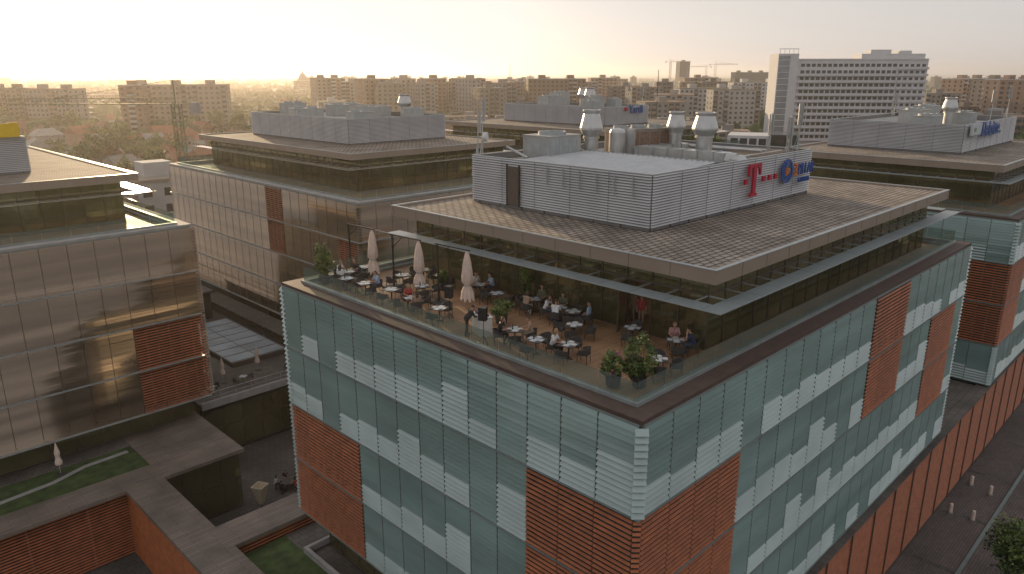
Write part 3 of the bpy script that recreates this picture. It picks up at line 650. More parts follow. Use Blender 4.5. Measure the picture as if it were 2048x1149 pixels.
def body(name,J,longs=False):
    m=M(); tags=[]
    def ball(c,r,n=8):
        c=Vector(c); m.lathe(tuple(c),[(r*math.sin(math.pi*k/6)+.0005,-r*math.cos(math.pi*k/6)) for k in range(7)],n)
    def seg(a,b,ra,rb,tag,st=None):
        a=Vector(a);b=Vector(b); m.cyl(a,b,ra,rb,12); ball(a,ra,12); ball(b,rb,12); tags.append((a,b,(ra+rb)/2,tag))
    f=Vector(J['face']).normalized(); up=Vector(J.get('up',(0,0,1))).normalized(); sd=up.cross(f).normalized()
    pel=Vector(J['pelvis']); ch=Vector(J['chest']); nk=Vector(J['neck']); hd=Vector(J['head'])
    lat=Vector((0,1,0))
    for s in(-1,1):
        K='L' if s>0 else 'R'
        seg(pel+lat*.075*s,ch+lat*.09*s-Vector((0,0,.12)),.115,.105,1); seg(ch+lat*.08*s-Vector((0,0,.12)),ch+lat*.10*s,.11,.09,1)
        sh=Vector(J['shoulder'+K])
        seg(ch+lat*.06*s+Vector((0,0,.03)),sh,.075,.06,1)
        el=Vector(J['elbow'+K]); wr=Vector(J['wrist'+K])
        seg(sh,sh.lerp(el,.75),.056,.046,1); seg(sh.lerp(el,.7),el,.042,.038,0 if not longs else 1); seg(el,wr,.038,.026,0 if not longs else 1)
        hdir=Vector(J.get('hand'+K,tuple((wr-el).normalized()))).normalized()
        pn=wr+hdir*.085; sdv=hdir.cross(Vector((0,0,1)));
        if sdv.length<.1: sdv=Vector((0,1,0))
        sdv.normalize(); dn=sdv.cross(hdir)
        for q in(-.024,0,.024): seg(wr+sdv*q*.5,pn+sdv*q,.021,.015,0)
        for q,l in((-.033,.062),(-.011,.078),(.011,.072),(.033,.055)):
            a=pn+sdv*q; bq=a+hdir*l*.55+sdv*q*.15; c=bq+hdir*l*.4-dn*.018*(1 if dn.z>0 else -1)
            seg(a,bq,.0095,.009,0); seg(bq,c,.009,.0075,0)
        a=wr+hdir*.03-sdv*.02*s; seg(a,a+hdir*.03-sdv*.035*s,.013,.010,0); seg(a+hdir*.03-sdv*.035*s,a+hdir*.06-sdv*.04*s,.010,.008,0)
        hp=pel+lat*.095*s; kn=Vector(J['knee'+K]); an=Vector(J['ankle'+K]); to=Vector(J['toe'+K])
        seg(hp,kn,.095,.062,2); seg(kn,an,.06,.042,2); seg(an+Vector((0,0,-.03)),to,.042,.033,3)
    seg(ch+Vector((0,0,.05)),nk,.06,.052,0); seg(nk,hd-up*.06,.05,.05,0)
    seg(hd-up*.02-f*.015,hd+up*.045-f*.012,.088,.088,0); seg(hd-up*.065+f*.03,hd-up*.02+f*.025,.055,.07,0)
    seg(hd-up*.03+f*.088,hd+up*.01+f*.082,.014,.009,0)
    for s in(-1,1): seg(hd+sd*.088*s-up*.02-f*.01,hd+sd*.090*s+up*.015-f*.01,.013,.015,0)
    eyes=[hd+f*.082+sd*.032*s+up*.012 for s in(-1,1)]; mouth=hd+f*.09-up*.062
    me=m.mesh(name+'_raw',[]); t=bpy.data.objects.new('tmp',me); COL.objects.link(t)
    md=t.modifiers.new('r','REMESH'); md.mode='VOXEL'; md.voxel_size=.0125
    s2=t.modifiers.new('s','SMOOTH'); s2.iterations=2; s2.factor=.4
    bpy.context.view_layer.update()
    out=bpy.data.meshes.new_from_object(t.evaluated_get(bpy.context.evaluated_depsgraph_get())); bpy.data.objects.remove(t)
    out.name=name; out.materials.clear()
    for mt in(SKIN,C_WHITE,C_JEAN,SHOE,EYE,LIP): out.materials.append(mt)
    idx=[]
    for p in out.polygons:
        c=p.center; best=9;bt=0
        for a,b,r,t_ in tags:
            ab=b-a; u=max(0,min(1,(c-a).dot(ab)/max(1e-9,ab.length_squared))); d=(c-(a+ab*u)).length-r
            if d<best: best=d;bt=t_
        if (c-eyes[0]).length<.016 or (c-eyes[1]).length<.016: bt=4
        elif (c-mouth).length<.02 and abs((c-mouth).dot(up))<.008: bt=5
        idx.append(bt)
    out.polygons.foreach_set('material_index',idx); out.polygons.foreach_set('use_smooth',[True]*len(idx)); out.update()
    hs=[]
    for lng in(False,True):
        h=M(); vs=[];fs=[]; n=16; rows=8
        for k in range(rows+1):
            th=math.radians(2+ (88 if not lng else 96)*k/rows)
            for i in range(n):
                a=2*math.pi*i/n; front=math.cos(a)
                tt=th*(.62 if front>.4 else .85 if front>0 else 1.22)
                r=.104+.006*math.sin(i*5+k*3)
                vs.append(hd+up*.03-f*.012+ (f*math.cos(a)+sd*math.sin(a))*r*math.sin(tt)+up*(r+.004)*math.cos(tt))
        for k in range(rows):
            for i in range(n): fs.append((k*n+i,k*n+(i+1)%n,(k+1)*n+(i+1)%n,(k+1)*n+i))
        h.add(vs,fs)
        if lng:
            for j in range(7):
                a=math.radians(110+140*j/6); p=hd-f*.012+(f*math.cos(a)+sd*math.sin(a))*.085
                h.cyl(p+up*.02,p-up*.12-f*.02,.034,.035,8); h.cyl(p-up*.12-f*.02,p-up*.27-f*.03,.035,.012,8)
        hs.append(h.mesh('hair',[HAIRM],True))
    return out,hs
def seated(name,lean=0.06,arms='table',yaw=0,leg=0):
    J={}
    J['pelvis']=(-.06,0,.58); J['chest']=(-.06+lean,0,1.0); J['neck']=(-.05+lean*1.5,0,1.13); J['head']=(-.03+lean*1.8,0,1.27)
    J['face']=(math.cos(yaw),math.sin(yaw),-.12)
    cx=J['chest'][0]
    for s,k in((1,'L'),(-1,'R')):
        J['shoulder'+k]=(cx,.19*s,1.05)
        if arms=='table' or (arms=='chin' and s<0): J['elbow'+k]=(cx+.12,.25*s,.80); J['wrist'+k]=(cx+.36,.14*s,.80); J['hand'+k]=(1,-.2*s,-.05)
        elif arms=='chin': J['elbow'+k]=(cx+.26,.20*s,.82); J['wrist'+k]=(cx+.22,.09*s,1.06); J['hand'+k]=(-.1,-.2,1)
        else: J['elbow'+k]=(cx+.02,.27*s,.77); J['wrist'+k]=(cx+.24,.17*s,.68); J['hand'+k]=(.9,-.3*s,-.3)
        J['knee'+k]=(.40,.13*s+ .02,.55); J['ankle'+k]=(.36+leg*s*.12,.14*s,.10); J['toe'+k]=(.52+leg*s*.12,.15*s,.04)
    return body(name,J)
def standing(name,bend=0,arms='down',stride=.06):
    J={}; b=bend
    J['pelvis']=(0,0,.95); J['chest']=(.30*b,0,1.36-.1*b); J['neck']=(.42*b,0,1.50-.16*b); J['head']=(.48*b+.02,0,1.645-.22*b); J['face']=(1,.1,-.1-.6*b)
    for s,k in((1,'L'),(-1,'R')):
        cx,cz=J['chest'][0],J['chest'][2]
        J['shoulder'+k]=(cx+.02,.20*s,cz+.04)
        if arms=='down': J['elbow'+k]=(cx-.02,.25*s,cz-.25); J['wrist'+k]=(cx+.06,.25*s,cz-.50); J['hand'+k]=(.1,0,-1)
        else: J['elbow'+k]=(cx+.10,.26*s,cz-.24); J['wrist'+k]=(cx+.34,.16*s,cz-.24); J['hand'+k]=(1,-.1*s,-.1)
        J['knee'+k]=(.03+stride*s,.11*s,.50); J['ankle'+k]=(-.02+stride*1.6*s,.12*s,.10); J['toe'+k]=(.15+stride*1.6*s,.14*s,.04)
    return body(name,J,longs=(arms!='down'))
BOD={'a':seated('seated_body',.10,'table',.2),'b':seated('seated_body',.14,'chin',-.3,1),'c':seated('seated_body',-.02,'lap',.4,1),'s':standing('standing_body'),'d':standing('bent_body',.8,'front')}
def person(kind,x,y,rz,shirt,pants,hair,lng,label,z=ZD,s=1,group=None):
    me,hs=BOD[kind]
    o=obj('person',me,None,(x,y,z),rz,label,'person',group or ('people on the restaurant terrace' if z>20 else 'people in the courtyard')); o.scale=(s,)*3
    for i,mt in enumerate((SKIN,shirt,pants,SHOE,EYE,LIP)):
        o.material_slots[i].link='OBJECT'; o.material_slots[i].material=mt
    h=obj('hair',hs[1 if lng else 0],o); h.material_slots[0].link='OBJECT'; h.material_slots[0].material=hair
    return o
def seat(c,kind,*a): 
    person(kind,c[0],c[1],c[2],*a)
q=math.radians
T=table(24.7,39.3,q(20),chairs=(0,1,2,3))
seat(T[0],'a',C_BLACK,C_JEAN,HAIRM,True,'seated person in black top with long brown hair at a table')
seat(T[1],'b',C_WHITE,C_KHAKI,HAIRD,False,'seated person in white shirt leaning on the table')
seat(T[2],'c',C_WHITE,C_JEAN,HAIRM,True,'seated person in white blouse with long hair leaning back')
T=table(26.1,39.6,q(10),chairs=(0,2)); seat(T[0],'a',C_WHITE,C_NAVY,HAIRD,False,'seated person in white shirt with both forearms on table')
T=table(23.9,36.3,q(-10),chairs=(0,3,1)); seat(T[0],'a',C_BLUE,C_JEAN,HAIRD,False,'seated person in light blue shirt at a dining table')
T=table(24.0,31.9,q(70),chairs=(0,1,2,3)); seat(T[0],'a',C_RED,C_BLACK,HAIRB,True,'seated person in red dress with fair hair at table'); seat(T[2],'c',C_TAN,C_KHAKI,HAIRM,True,'seated person in tan top leaning back in armchair')
T=table(28.5,31.2,q(-20),chairs=(0,1,2,3)); seat(T[0],'a',C_BLUE,C_NAVY,HAIRD,False,'seated person in blue shirt near the window wall'); seat(T[1],'b',C_WHITE,C_JEAN,HAIRM,False,'seated person in white top near the window wall'); seat(T[2],'a',C_PINK,C_KHAKI,HAIRB,True,'seated person in pink top with fair hair near windows')
T=table(28.6,26.9,q(10),chairs=(0,1,2)); seat(T[0],'c',C_OLIVE,C_KHAKI,HAIRD,False,'seated person in olive shirt leaning back near windows'); seat(T[2],'b',C_TAN,C_WHITE,HAIRM,True,'seated person in tan top chin on hand near windows')
T=table(28.5,24.9,q(25),chairs=(0,1,2,3)); T2=table(28.5,23.95,q(25),chairs=(0,2,3))
seat(T[0],'a',C_OLIVE,C_KHAKI,HAIRD,False,'seated person in olive shirt at the large table'); seat(T[1],'b',C_WHITE,C_JEAN,HAIRM,True,'seated person in white top with long hair at large table'); seat(T[2],'a',C_WHITE,C_JEAN,HAIRM,False,'seated person in white shirt seen from behind at large table')
seat(T2[2],'c',C_BLUE,C_NAVY,HAIRD,False,'seated person in light blue shirt seen from behind')
T=table(24.3,24.1,q(-45),chairs=(0,2,3)); seat(T[0],'a',C_TAN,C_KHAKI,HAIRM,False,'seated person in tan shirt leaning over a table'); seat(T[1],'b',C_BLACK,C_BLACK,HAIRM,True,'seated person in black dress with long brown hair')
T=table(24.6,20.9,q(15),chairs=(0,1,2,3)); seat(T[1],'a',C_WHITE,C_BLACK,HAIRB,True,'seated person with fair hair in white top at near table')
table(26.9,22.5,q(30),chairs=(0,1,2,3)); 
T=table(28.6,17.7,q(40),chairs=(0,2,3)); seat(T[0],'a',C_PINK,C_KHAKI,HAIRB,False,'seated person in pink shirt beside the glass corner'); seat(T[2],'b',C_NAVY,C_JEAN,HAIRD,False,'seated person in navy top beside the glass corner')
table(26.0,16.9,q(35),chairs=(0,1,2,3))
table(24.2,34.1,q(12),chairs=(0,2)); table(26.6,36.2,q(-12),chairs=(0,1,2,3)); table(23.9,29.4,q(20),chairs=(0,2),set_=False); table(23.7,38.0,q(10),chairs=(1,3)); table(28.3,36.3,q(10),chairs=(0,1,2,3)); table(28.3,34.5,0,chairs=(1,3)); table(25.9,33.4,q(60),chairs=(0,1,2,3)); table(28.6,20.2,q(20),chairs=(0,2)); table(28.0,29.2,q(20),chairs=(1,3),set_=False); table(24.0,22.4,q(10),chairs=(0,2))
for (x,y) in((27,69.5),(30.5,69.8),(36,70),(28,74),(28.5,77)): table(x,y,rnd.uniform(0,1),chairs=(0,2),set_=False,z=6.0,lab='dark armchair on the courtyard pavilion roof deck')
person('s',30.9,21.3,q(200),C_RED,C_TAN,HAIRB,True,'standing person in red top walking out of the doorway')
person('s',31.3,22.1,q(170),C_TAN,C_KHAKI,HAIRM,False,'standing person in tan clothes inside the doorway')
person('d',23.35,26.6,q(-20),C_BLACK,C_BLACK,HAIRD,False,'standing person in black bending over a music desk')
for o_ in list(CH.children)+[CH]+list(TB.children)+[TB]: bpy.data.objects.remove(o_)
o=thing('music_desk','white draped music desk beside the speakers','desk',(24.15,26.3,ZD),q(-20))
m=M(); m.box(-.3,-.6,0,.3,.6,1.0); m.box(-.34,-.64,1.0,.34,.64,1.04); part('drape',m,[WHITE],o)
m=M(); m.box(-.2,-.45,1.04,.2,.45,1.12); m.lathe((0,-.25,1.12),[(.14,0),(.14,.02)],16,1); m.lathe((0,.25,1.12),[(.14,0),(.14,.02)],16,1); part('mixing_console',m,[BLACKP,STEEL],o)
def speaker(x,y,rz):
    o=thing('loudspeaker','black loudspeaker on a black tripod stand','speaker',(x,y,ZD),rz,'loudspeakers on the terrace')
    m=M(); m.cyl((0,0,.1),(0,0,1.35),.02,.018,8)
    for a in range(3): m.bar((0,0,.55),(.45*math.cos(a*2.09),.45*math.sin(a*2.09),.02),.025)
    part('tripod',m,[BLACKP],o)
    m=M(); m.add([(-.17,-.2,1.35),(.17,-.15,1.35),(.17,.15,1.35),(-.17,.2,1.35),(-.17,-.2,2.0),(.17,-.15,2.0),(.17,.15,2.0),(-.17,.2,2.0)],[(3,2,1,0),(4,5,6,7),(0,1,5,4),(1,2,6,5),(2,3,7,6),(3,0,4,7)]); m.cyl((-.17,0,1.58),(-.185,0,1.58),.14,.13,16); m.cyl((-.17,0,1.86),(-.185,0,1.86),.06,.05,12); part('cabinet',m,[BLACKP],o)
speaker(24.2,28.9,q(20)); speaker(22.95,24.9,q(20))
def parasol(x,y,h,label):
    o=thing('cantilever_parasol',label,'parasol',(x,y,ZD),0,'folded parasols on the terrace')
    mx,my=-.2,2.3
    m=M(); m.box(mx-.04,my-.04,0,mx+.04,my+.04,h+.05); part('mast',m,[DARK],o)
    m=M(); m.box(mx-.5,my-.5,0,mx+.5,my+.5,.1); part('base',m,[POT],o)
    m=M(); m.bar((mx,my+.2,h+.08),(0,-.25,h+.08),.07); m.bar((mx,my,h-.7),(mx*.6,my*.6,h+.05),.04); part('arm',m,[DARK],o)
    m=M(); n=24; rows=[(.03,h+.02),(.10,h-.15),(.20,h-.6),(.28,h-1.2),(.30,h-1.7),(.16,h-1.9),(.30,h-2.3),(.36,h-2.75)]
    vs=[];fs=[]
    for k,(r,z) in enumerate(rows):
        for i in range(n):
            a=2*math.pi*i/n; rr=r*(1+.22*math.cos(i*math.pi*2/3+.4*k)*(.3 if k in(0,5) else 1)); vs.append((rr*math.cos(a),rr*math.sin(a),z+(0 if k<7 else .12*math.cos(i*math.pi*2/3))))
    for k in range(len(rows)-1):
        for i in range(n): fs.append((k*n+i,k*n+(i+1)%n,(k+1)*n+(i+1)%n,(k+1)*n+i))
    m.add(vs,fs); part('folded_canopy',m,[CREAM],o,smooth=True)
    m=M(); m.lathe((0,0,0),[(.19,h-1.94),(.19,h-1.86)],14); part('tie_strap',m,[STEEL],o)
parasol(26.1,38.6,3.3,'folded cream parasol hanging from dark arm near terrace end')
parasol(26.2,34.0,3.3,'folded cream parasol hanging from dark arm mid terrace')
parasol(26.2,29.7,3.4,'folded cream parasol hanging from dark arm near music desk')
def small_parasol(x,y,z,label):
    o=thing('parasol',label,'parasol',(x,y,z),0,'folded parasols in the courtyard')
    m=M(); m.cyl((0,0,0),(0,0,2.6),.03,.03,8); part('pole',m,[STEEL],o)
    m=M(); m.lathe((0,0,0),[(.26,.9),(.28,1.1),(.17,1.5),(.22,1.9),(.03,2.75)],12); part('folded_canopy',m,[CREAM],o)
    m=M(); m.lathe((0,0,0),[(.35,0),(.33,.08),(.05,.1)],14); part('base',m,[POT],o)
small_parasol(29.1,71.4,6.0,'folded cream parasol on the pavilion roof deck'); small_parasol(33.2,72,6.0,'folded cream parasol near the rooflight'); small_parasol(11.8,62.9,5.95,'folded cream parasol on the planted podium')
o=thing('garden_lantern','cream inverted pyramid lantern on a short post','lamp',(24.9,56.0,0),.5)
m=M(); m.cyl((0,0,0),(0,0,.5),.06,.05,8); part('post',m,[DARK],o)
m=M(); a0,a1,b1=.16,.55,.49
m.add([(-a0,-a0,.5),(a0,-a0,.5),(a0,a0,.5),(-a0,a0,.5),(-a1,-a1,2.3),(a1,-a1,2.3),(a1,a1,2.3),(-a1,a1,2.3),(-b1,-b1,2.3),(b1,-b1,2.3),(b1,b1,2.3),(-b1,b1,2.3),(-.1,-.1,.6),(.1,-.1,.6),(.1,.1,.6),(-.1,.1,.6)],[(3,2,1,0),(0,1,5,4),(1,2,6,5),(2,3,7,6),(3,0,4,7),(4,5,9,8),(5,6,10,9),(6,7,11,10),(7,4,8,11),(8,9,13,12),(9,10,14,13),(10,11,15,14),(11,8,12,15),(12,13,14,15)]); part('lamp_shade',m,[LANT],o)
ct=thing('courtyard_table','dark round table with seated guests in the courtyard','table',(28.2,57.5,.0)); m=M(); m.lathe((0,0,0),[(.3,0),(.05,.05),(.05,.7),(.7,.72),(.7,.75)],18); part('table_top',m,[TABLE],ct)
for i,(sh,k) in enumerate(((C_BLACK,'a'),(C_NAVY,'b'),(C_WHITE,'a'),(C_BLACK,'c'),(C_RED,'a'))):
    a=i*1.256; x,y=28.2+1.05*math.cos(a),57.5+1.05*math.sin(a)
    person(k,x,y,a+math.pi,sh,C_BLACK,HAIRD,i%2==0,'person in dark clothes sitting at the courtyard table',z=0)
    o=thing('stool','simple dark stool under a seated guest','stool',(x,y,0),0,'stools round the courtyard table'); m=M(); m.lathe((0,0,0),[(.16,0),(.04,.04),(.04,.42),(.2,.44),(.2,.48)],12); part('seat',m,[DARK],o)
for (x,y) in((73.4,13.0),(72.7,11.3),(67.0,13.0),(67.1,11.3)):
    o=thing('bollard','short cream concrete bollard with domed top on paving','bollard',(x,y,.004),0,'bollards on the brick pavement')
    m=M(); m.lathe((0,0,0),[(.2,0),(.2,.12),(.16,.15)],14); part('base',m,[CONC],o)
    m=M(); m.lathe((0,0,0),[(.16,.15),(.16,.8),(.13,.9),(.04,.95)],14); part('post',m,[CREAM],o)
# ------------------------------------------------------------------ city
WALLS=[mat('panel_wall_beige',(.28,.24,.195),.9,0,.15,.3,objvar=.35),mat('panel_wall_grey',(.22,.215,.21),.9,0,.15,.3,objvar=.35),mat('panel_wall_brown',(.29,.195,.14),.9,0,.15,.3,objvar=.3),mat('panel_wall_white',(.44,.43,.42),.9,0,.1,.3,objvar=.2)]
WIN=mat('far_window',(.04,.045,.052),.2,0,.3,.5)
def block_mesh(w,d,fl,wall,seed):
    r=random.Random(seed); m=M(); h=fl*2.9+1.2
    m.box(-w/2,-d/2,0,w/2,d/2,h,0); m.box(-w/2-.2,-d/2-.2,h,w/2+.2,d/2+.2,h+.5,1)
    for i in range(max(1,int(w/16))): x=-w/2+(i+.5)*w/max(1,int(w/16)); m.box(x-2.5,-2.2,h+.5,x+2.5,2.2,h+3.0,0)
    n=max(2,int(w/3.2)); bw=w/n; cols=[r.choice('wwb') for _ in range(n)]
    for k in range(fl):
        z=1.6+k*2.9
        for i in range(n):
            x=-w/2+(i+.5)*bw
            for s in(-1,1):
                y=s*d/2
                if cols[i]=='b':
                    m.box(x-bw*.45,min(y,y+s*1.1),z-.4,x+bw*.45,max(y,y+s*1.1),z+.65,r.choice((1,1,0))); m.box(x-bw*.4,min(y,y+s*.05),z+.65,x+bw*.4,max(y,y+s*.05),z+2,2)
                else: m.box(x-.75,min(y,y+s*.05),z,x+.75,max(y,y+s*.05),z+1.4,2)
        nd=max(1,int(d/4.5))
        for i in range(nd):
            y=-d/2+(i+.5)*d/nd
            for s in(-1,1):
                x=s*w/2; m.box(min(x,x+s*.05),y-.6,z,max(x,x+s*.05),y+.6,z+1.4,2)
    return m.mesh('apartment_block',[WALLS[wall],WALLS[(wall+1)%4],WIN])
BM={}
def block(px,D,w,h,d=12,wall=0,rot=0,base=0):
    fl=max(2,round((h-1.7)/2.9)); key=(max(6,round(w/6)*6),d,fl,wall)
    if key not in BM: BM[key]=block_mesh(key[0],d,fl,wall,len(BM))
    x,y=polar(px,D)
    obj('apartment_block',BM[key],None,(x,y,base),-math.pi/4+rot,'concrete panel apartment block with rows of windows and balconies','apartment building','apartment blocks across the city')
B_=[(350,470,58,30,12,0,.15),(262,445,12,31,14,2,.2),(105,500,34,28,12,1,-.2),(30,520,30,28,12,0,.1),
(640,640,10,35,22,0,.5),(668,640,14,34.5,22,2,.5),(703,650,16,31,22,0,.5),(742,560,18,35,24,2,.5),(776,540,18,32,14,0,.3),(806,590,14,34.5,22,0,.5),(842,570,14,30,24,1,.5),(866,600,14,34,20,2,.6),(905,620,18,32,20,0,.5),(940,580,12,34,24,1,.6),(975,520,18,29,16,0,.4),(1005,560,12,32,20,1,.5),
(1040,650,24,31,14,1,.3),(1078,600,18,30,14,0,.4),(1112,560,42,33.5,12,2,.1),(1160,640,24,31,14,2,.2),(1205,700,24,33,14,2,.1),(1250,620,24,28,14,1,.2),(1290,560,24,29,14,1,.2),(1325,430,24,22,14,1,.2),(1350,470,24,26,14,1,-.2),(1395,700,30,33,14,2,.1),(1415,520,44,29,12,3,.15),(1470,470,30,27,12,3,.1),(1450,640,40,31,12,0,.1),(1515,600,44,31,12,3,.1),
(1365,1300,16,58,16,1,.2),(1510,1200,70,38,14,1,.1),
(1880,500,26,26,14,0,.1),(1925,560,20,33,18,2,.4),(1955,590,18,34,18,2,.4),(1990,520,18,34,18,0,.4),(2020,480,20,33,18,2,.4),(2055,470,20,33,20,2,.4),(2090,500,40,32,14,1,.2),(-40,520,40,28,12,1,.1),
(1960,350,40,18,14,3,.1),(1870,330,50,16,16,0,.2),(2040,330,40,20,14,1,.2),(560,330,30,9,12,2,.3),(1330,380,50,14,16,1,.2),(1420,330,36,14,14,1,-.2),(1000,400,50,14,14,1,.1),(1090,430,40,16,14,0,.1),(900,440,40,12,14,1,.1),(1190,400,50,14,14,0,.2),(700,430,50,8,12,2,.1),(1650,520,50,26,14,3,.1)]
for t in B_:
    block(t[0],t[1],t[2],t[3],t[4],t[5],t[6])
for i in range(205):
    px=rnd.uniform(600,2200); D=rnd.uniform(480,2400)
    block(px,D,rnd.choice((12,18,24,36)),rnd.choice((8,14,17,26,29,32) if D>600 else (8,11,14,17,20)),12,rnd.randrange(4),rnd.choice((.1,.3,1.5,-.3,.7)))
for i in range(30):
    px=rnd.uniform(-200,640); D=rnd.uniform(900,2600)
    block(px,D,rnd.choice((24,36,48)),rnd.choice((10,14,17,26)),12,rnd.randrange(4),rnd.choice((.1,.3,1.5)))
block(282,135,18,20,12,3,.785)
RT=[mat('red_roof_tile',(.22,.085,.05),.9,0,.25,.6,objvar=.3),mat('brown_roof_tile',(.14,.085,.06),.9,0,.25,.6,objvar=.3),mat('grey_roof_sheet',(.22,.21,.20),.7,0,.2,.6,objvar=.3)]
HM=[]
for k,(w,d,h) in enumerate(((10,8,4),(14,9,5.5),(12,10,6.5),(18,9,4.5))):
    m=M(); m.box(-w/2,-d/2,0,w/2,d/2,h,0); rh=d*.38; o_=.5
    m.add([(-w/2-o_,-d/2-o_,h-.2),(w/2+o_,-d/2-o_,h-.2),(w/2+o_,d/2+o_,h-.2),(-w/2-o_,d/2+o_,h-.2),(-w/2+(d*.3 if k%2 else 0),0,h+rh),(w/2-(d*.3 if k%2 else 0),0,h+rh)],[(0,1,5,4),(2,3,4,5),(1,2,5),(3,0,4),(3,2,1,0)],1)
    m.box(w*.2,.6,h,w*.2+.8,1.4,h+rh+.8,2)
    for i in range(int(w/3)):
        for s in(-1,1): y=s*d/2; m.box(-w/2+1+i*3,min(y,y+s*.04),1,-w/2+2.3+i*3,max(y,y+s*.04),2.4,3)
    HM.append([m.mesh('house',[WALLS[k%4],RT[j],WALLS[2],WIN]) for j in range(3)])
def house(x,y):
    obj('house',rnd.choice(rnd.choice(HM)),None,(x,y,0),rnd.choice((0,.3,1.57,1.9,-.6)),'low pitched roof house among garden trees','house','houses across the low town')
for i in range(290):
    D=180*math.exp(rnd.random()*2.2); px=rnd.uniform(-150,1100) if rnd.random()<.8 else rnd.uniform(1100,2200)
    x,y=polar(px,D)
    if x<135 and y<160 and D<260: continue
    house(x,y)
cnt=0
for i in range(900):
    D=150*math.exp(rnd.random()*1.7); px=rnd.uniform(-150,1000) if rnd.random()<.7 else rnd.uniform(1000,2200)
    x,y=polar(px,D)
    if (x<130 and y<118): continue
    if (x-43)**2+(y-143)**2<250: continue
    if px>1100 and D<220: continue
    if cnt<295: put_tree(x,y,0,rnd.uniform(.8,1.4)); cnt+=1
m=M(); 
for i in range(3600):
    D=420*math.exp(rnd.random()*2.5); px=rnd.uniform(-250,2300); x,y=polar(px,D); s=rnd.uniform(2.5,6)*(1+D/2500)
    a=rnd.random()*6
    for k in range(3):
        dx,dy=rnd.uniform(-s,s),rnd.uniform(-s,s); h=rnd.uniform(6,12)
        n=6; vs=[(x+dx+s*math.cos(a+t*1.047)*rnd.uniform(.7,1.2),y+dy+s*math.sin(a+t*1.047)*rnd.uniform(.7,1.2),h*.25) for t in range(6)]+[(x+dx+s*.6*math.cos(a+t*1.047)*rnd.uniform(.7,1.3),y+dy+s*.6*math.sin(a+t*1.047),h*rnd.uniform(.75,1)) for t in range(6)]
        m.add(vs,[(t,(t+1)%6,6+(t+1)%6,6+t) for t in range(6)]+[(6,7,8,9,10,11)],rnd.choice((0,0,1)))
obj('distant_trees',m.mesh('distant_trees',[LEAFD,LEAF]),kind='stuff')
# hotel tower
hx,hy=polar(1690,395)
HW=mat('white_render',(.55,.55,.55),.85,0,.06,.3); HG=mat('tinted_stair_glass',(.22,.25,.28),.15,.3,.2,.3)
o=thing('hotel_tower','tall pale slab tower with banded balconies and glass stair tower','building',(hx,hy,0),-math.pi/4-.06)
m=M(); m.box(-27,-8,0,37,8,43.5,0); m.box(5,-6,43.5,36,6,46.5,0); m.box(10,-4,46.5,20,4,48.5,0); m.box(24,-4,46.5,30,4,48,0); m.box(-27,-8.3,43.5,37,8.2,44.1,0)
part('wall',m,[HW],o)
m=M()
for k in range(12):
    z=4+k*3.2
    if k<11: m.box(-27,-9.6,z-.3,22,-8,z+.95,0)
    m.box(22.5,-8.9,z-.3,37.4,-8.0,z+.8,0)
part('balcony_band',m,[HW],o)
m=M()
for k in range(12):
    z=5+k*3.2
    for i in range(18):
        x=-25+i*2.65; m.box(x,-8.05,z,x+1.9,-8.0,z+1.5,0)
    for i in range(5): x=23+i*2.8; m.box(x,-8.05,z,x+1.7,-8.0,z+1.3,0)
w_=part('window_strip',m,[WIN],o); w_['kind']='stuff'
m=M(); m.box(-37,-10,0,-27.01,6,46.5,0)
for k in range(15): m.box(-37.1,-10.12,2+k*2.95,-31,-10.06,2.3+k*2.95,0); 
m.box(-36.6,-10.06,1,-31.2,-10.01,45.5,2)
for i in range(5): m.box(-36.5+i*2.2,-10,46.5,-36.3+i*2.2,-9.8,48.6,0)
m.box(-37,-10,48.6,-27.2,-9.7,48.9,0); part('stair_tower',m,[HW,WALLS[1],HG],o)
x,y=polar(1530,230)
o=thing('commercial_building','low white and grey commercial block with large dark windows','building',(x,y,0),-math.pi/4-.35)
m=M(); m.box(-9,-6,0,3,8,19,0); m.box(3,-7,0,11,7,19.5,1); part('wall',m,[HW,DARKWALL],o)
for k in range(5):
    for i in range(4):
        m=M(); m.box(-8+i*2.7,-6.06,2+k*3.5,-5.9+i*2.7,-6.0,4.2+k*3.5); part('window',m,[WIN],o)
def crane(px,D,h,jib,label,rot,w=1.6,mt=None,cj=10):
    x,y=polar(px,D); o=thing('tower_crane',label,'crane',(x,y,0),rot); mt=mt or DARK; m=M(); s=w/2; t=w*.09
    for a in(-s,s):
        for b in(-s,s): m.bar((a,b,0),(a,b,h),t)
    k=0; z=0
    while z<h-w:
        m.bar((-s,-s,z),(s,-s,z+w),t*.7); m.bar((s,-s,z),(s,s,z+w),t*.7); m.bar((s,s,z),(-s,s,z+w),t*.7); m.bar((-s,s,z),(-s,-s,z+w),t*.7); z+=w
    part('mast',m,[mt],o)
    m=M(); m.bar((-cj,0,h),(jib,0,h),t*1.3); m.bar((-cj,.8,h),(jib,.8,h),t*1.3); m.bar((0,.4,h+1.3),(jib,.4,h+1.1),t)
    x_=0
    while x_<jib: m.bar((x_,0,h),(x_+1.5,.4,h+1.2),t*.6); m.bar((x_+1.5,.4,h+1.2),(x_+3,.8,h),t*.6); x_+=3
    m.bar((0,.4,h),(0,.4,h+5),t*1.3); m.bar((0,.4,h+5),(jib*.7,.4,h+1.2),t*.5); m.bar((0,.4,h+5),(-cj,.4,h),t*.5); part('jib',m,[mt],o)
    m=M(); m.box(-cj,-.5,h-2,-cj+1.5,1.3,h+.4); part('counterweight',m,[CONC],o)
YG=mat('green_lattice_steel',(.10,.13,.06),.6,.2)
crane(345,165,30.5,36,'green lattice tower crane with long horizontal jib',math.radians(135),1.6,YG,5)
crane(1340,1400,58,40,'distant construction crane above the skyline',math.radians(-30),3)
crane(1430,1300,52,36,'distant construction crane above the skyline',math.radians(-60),3)
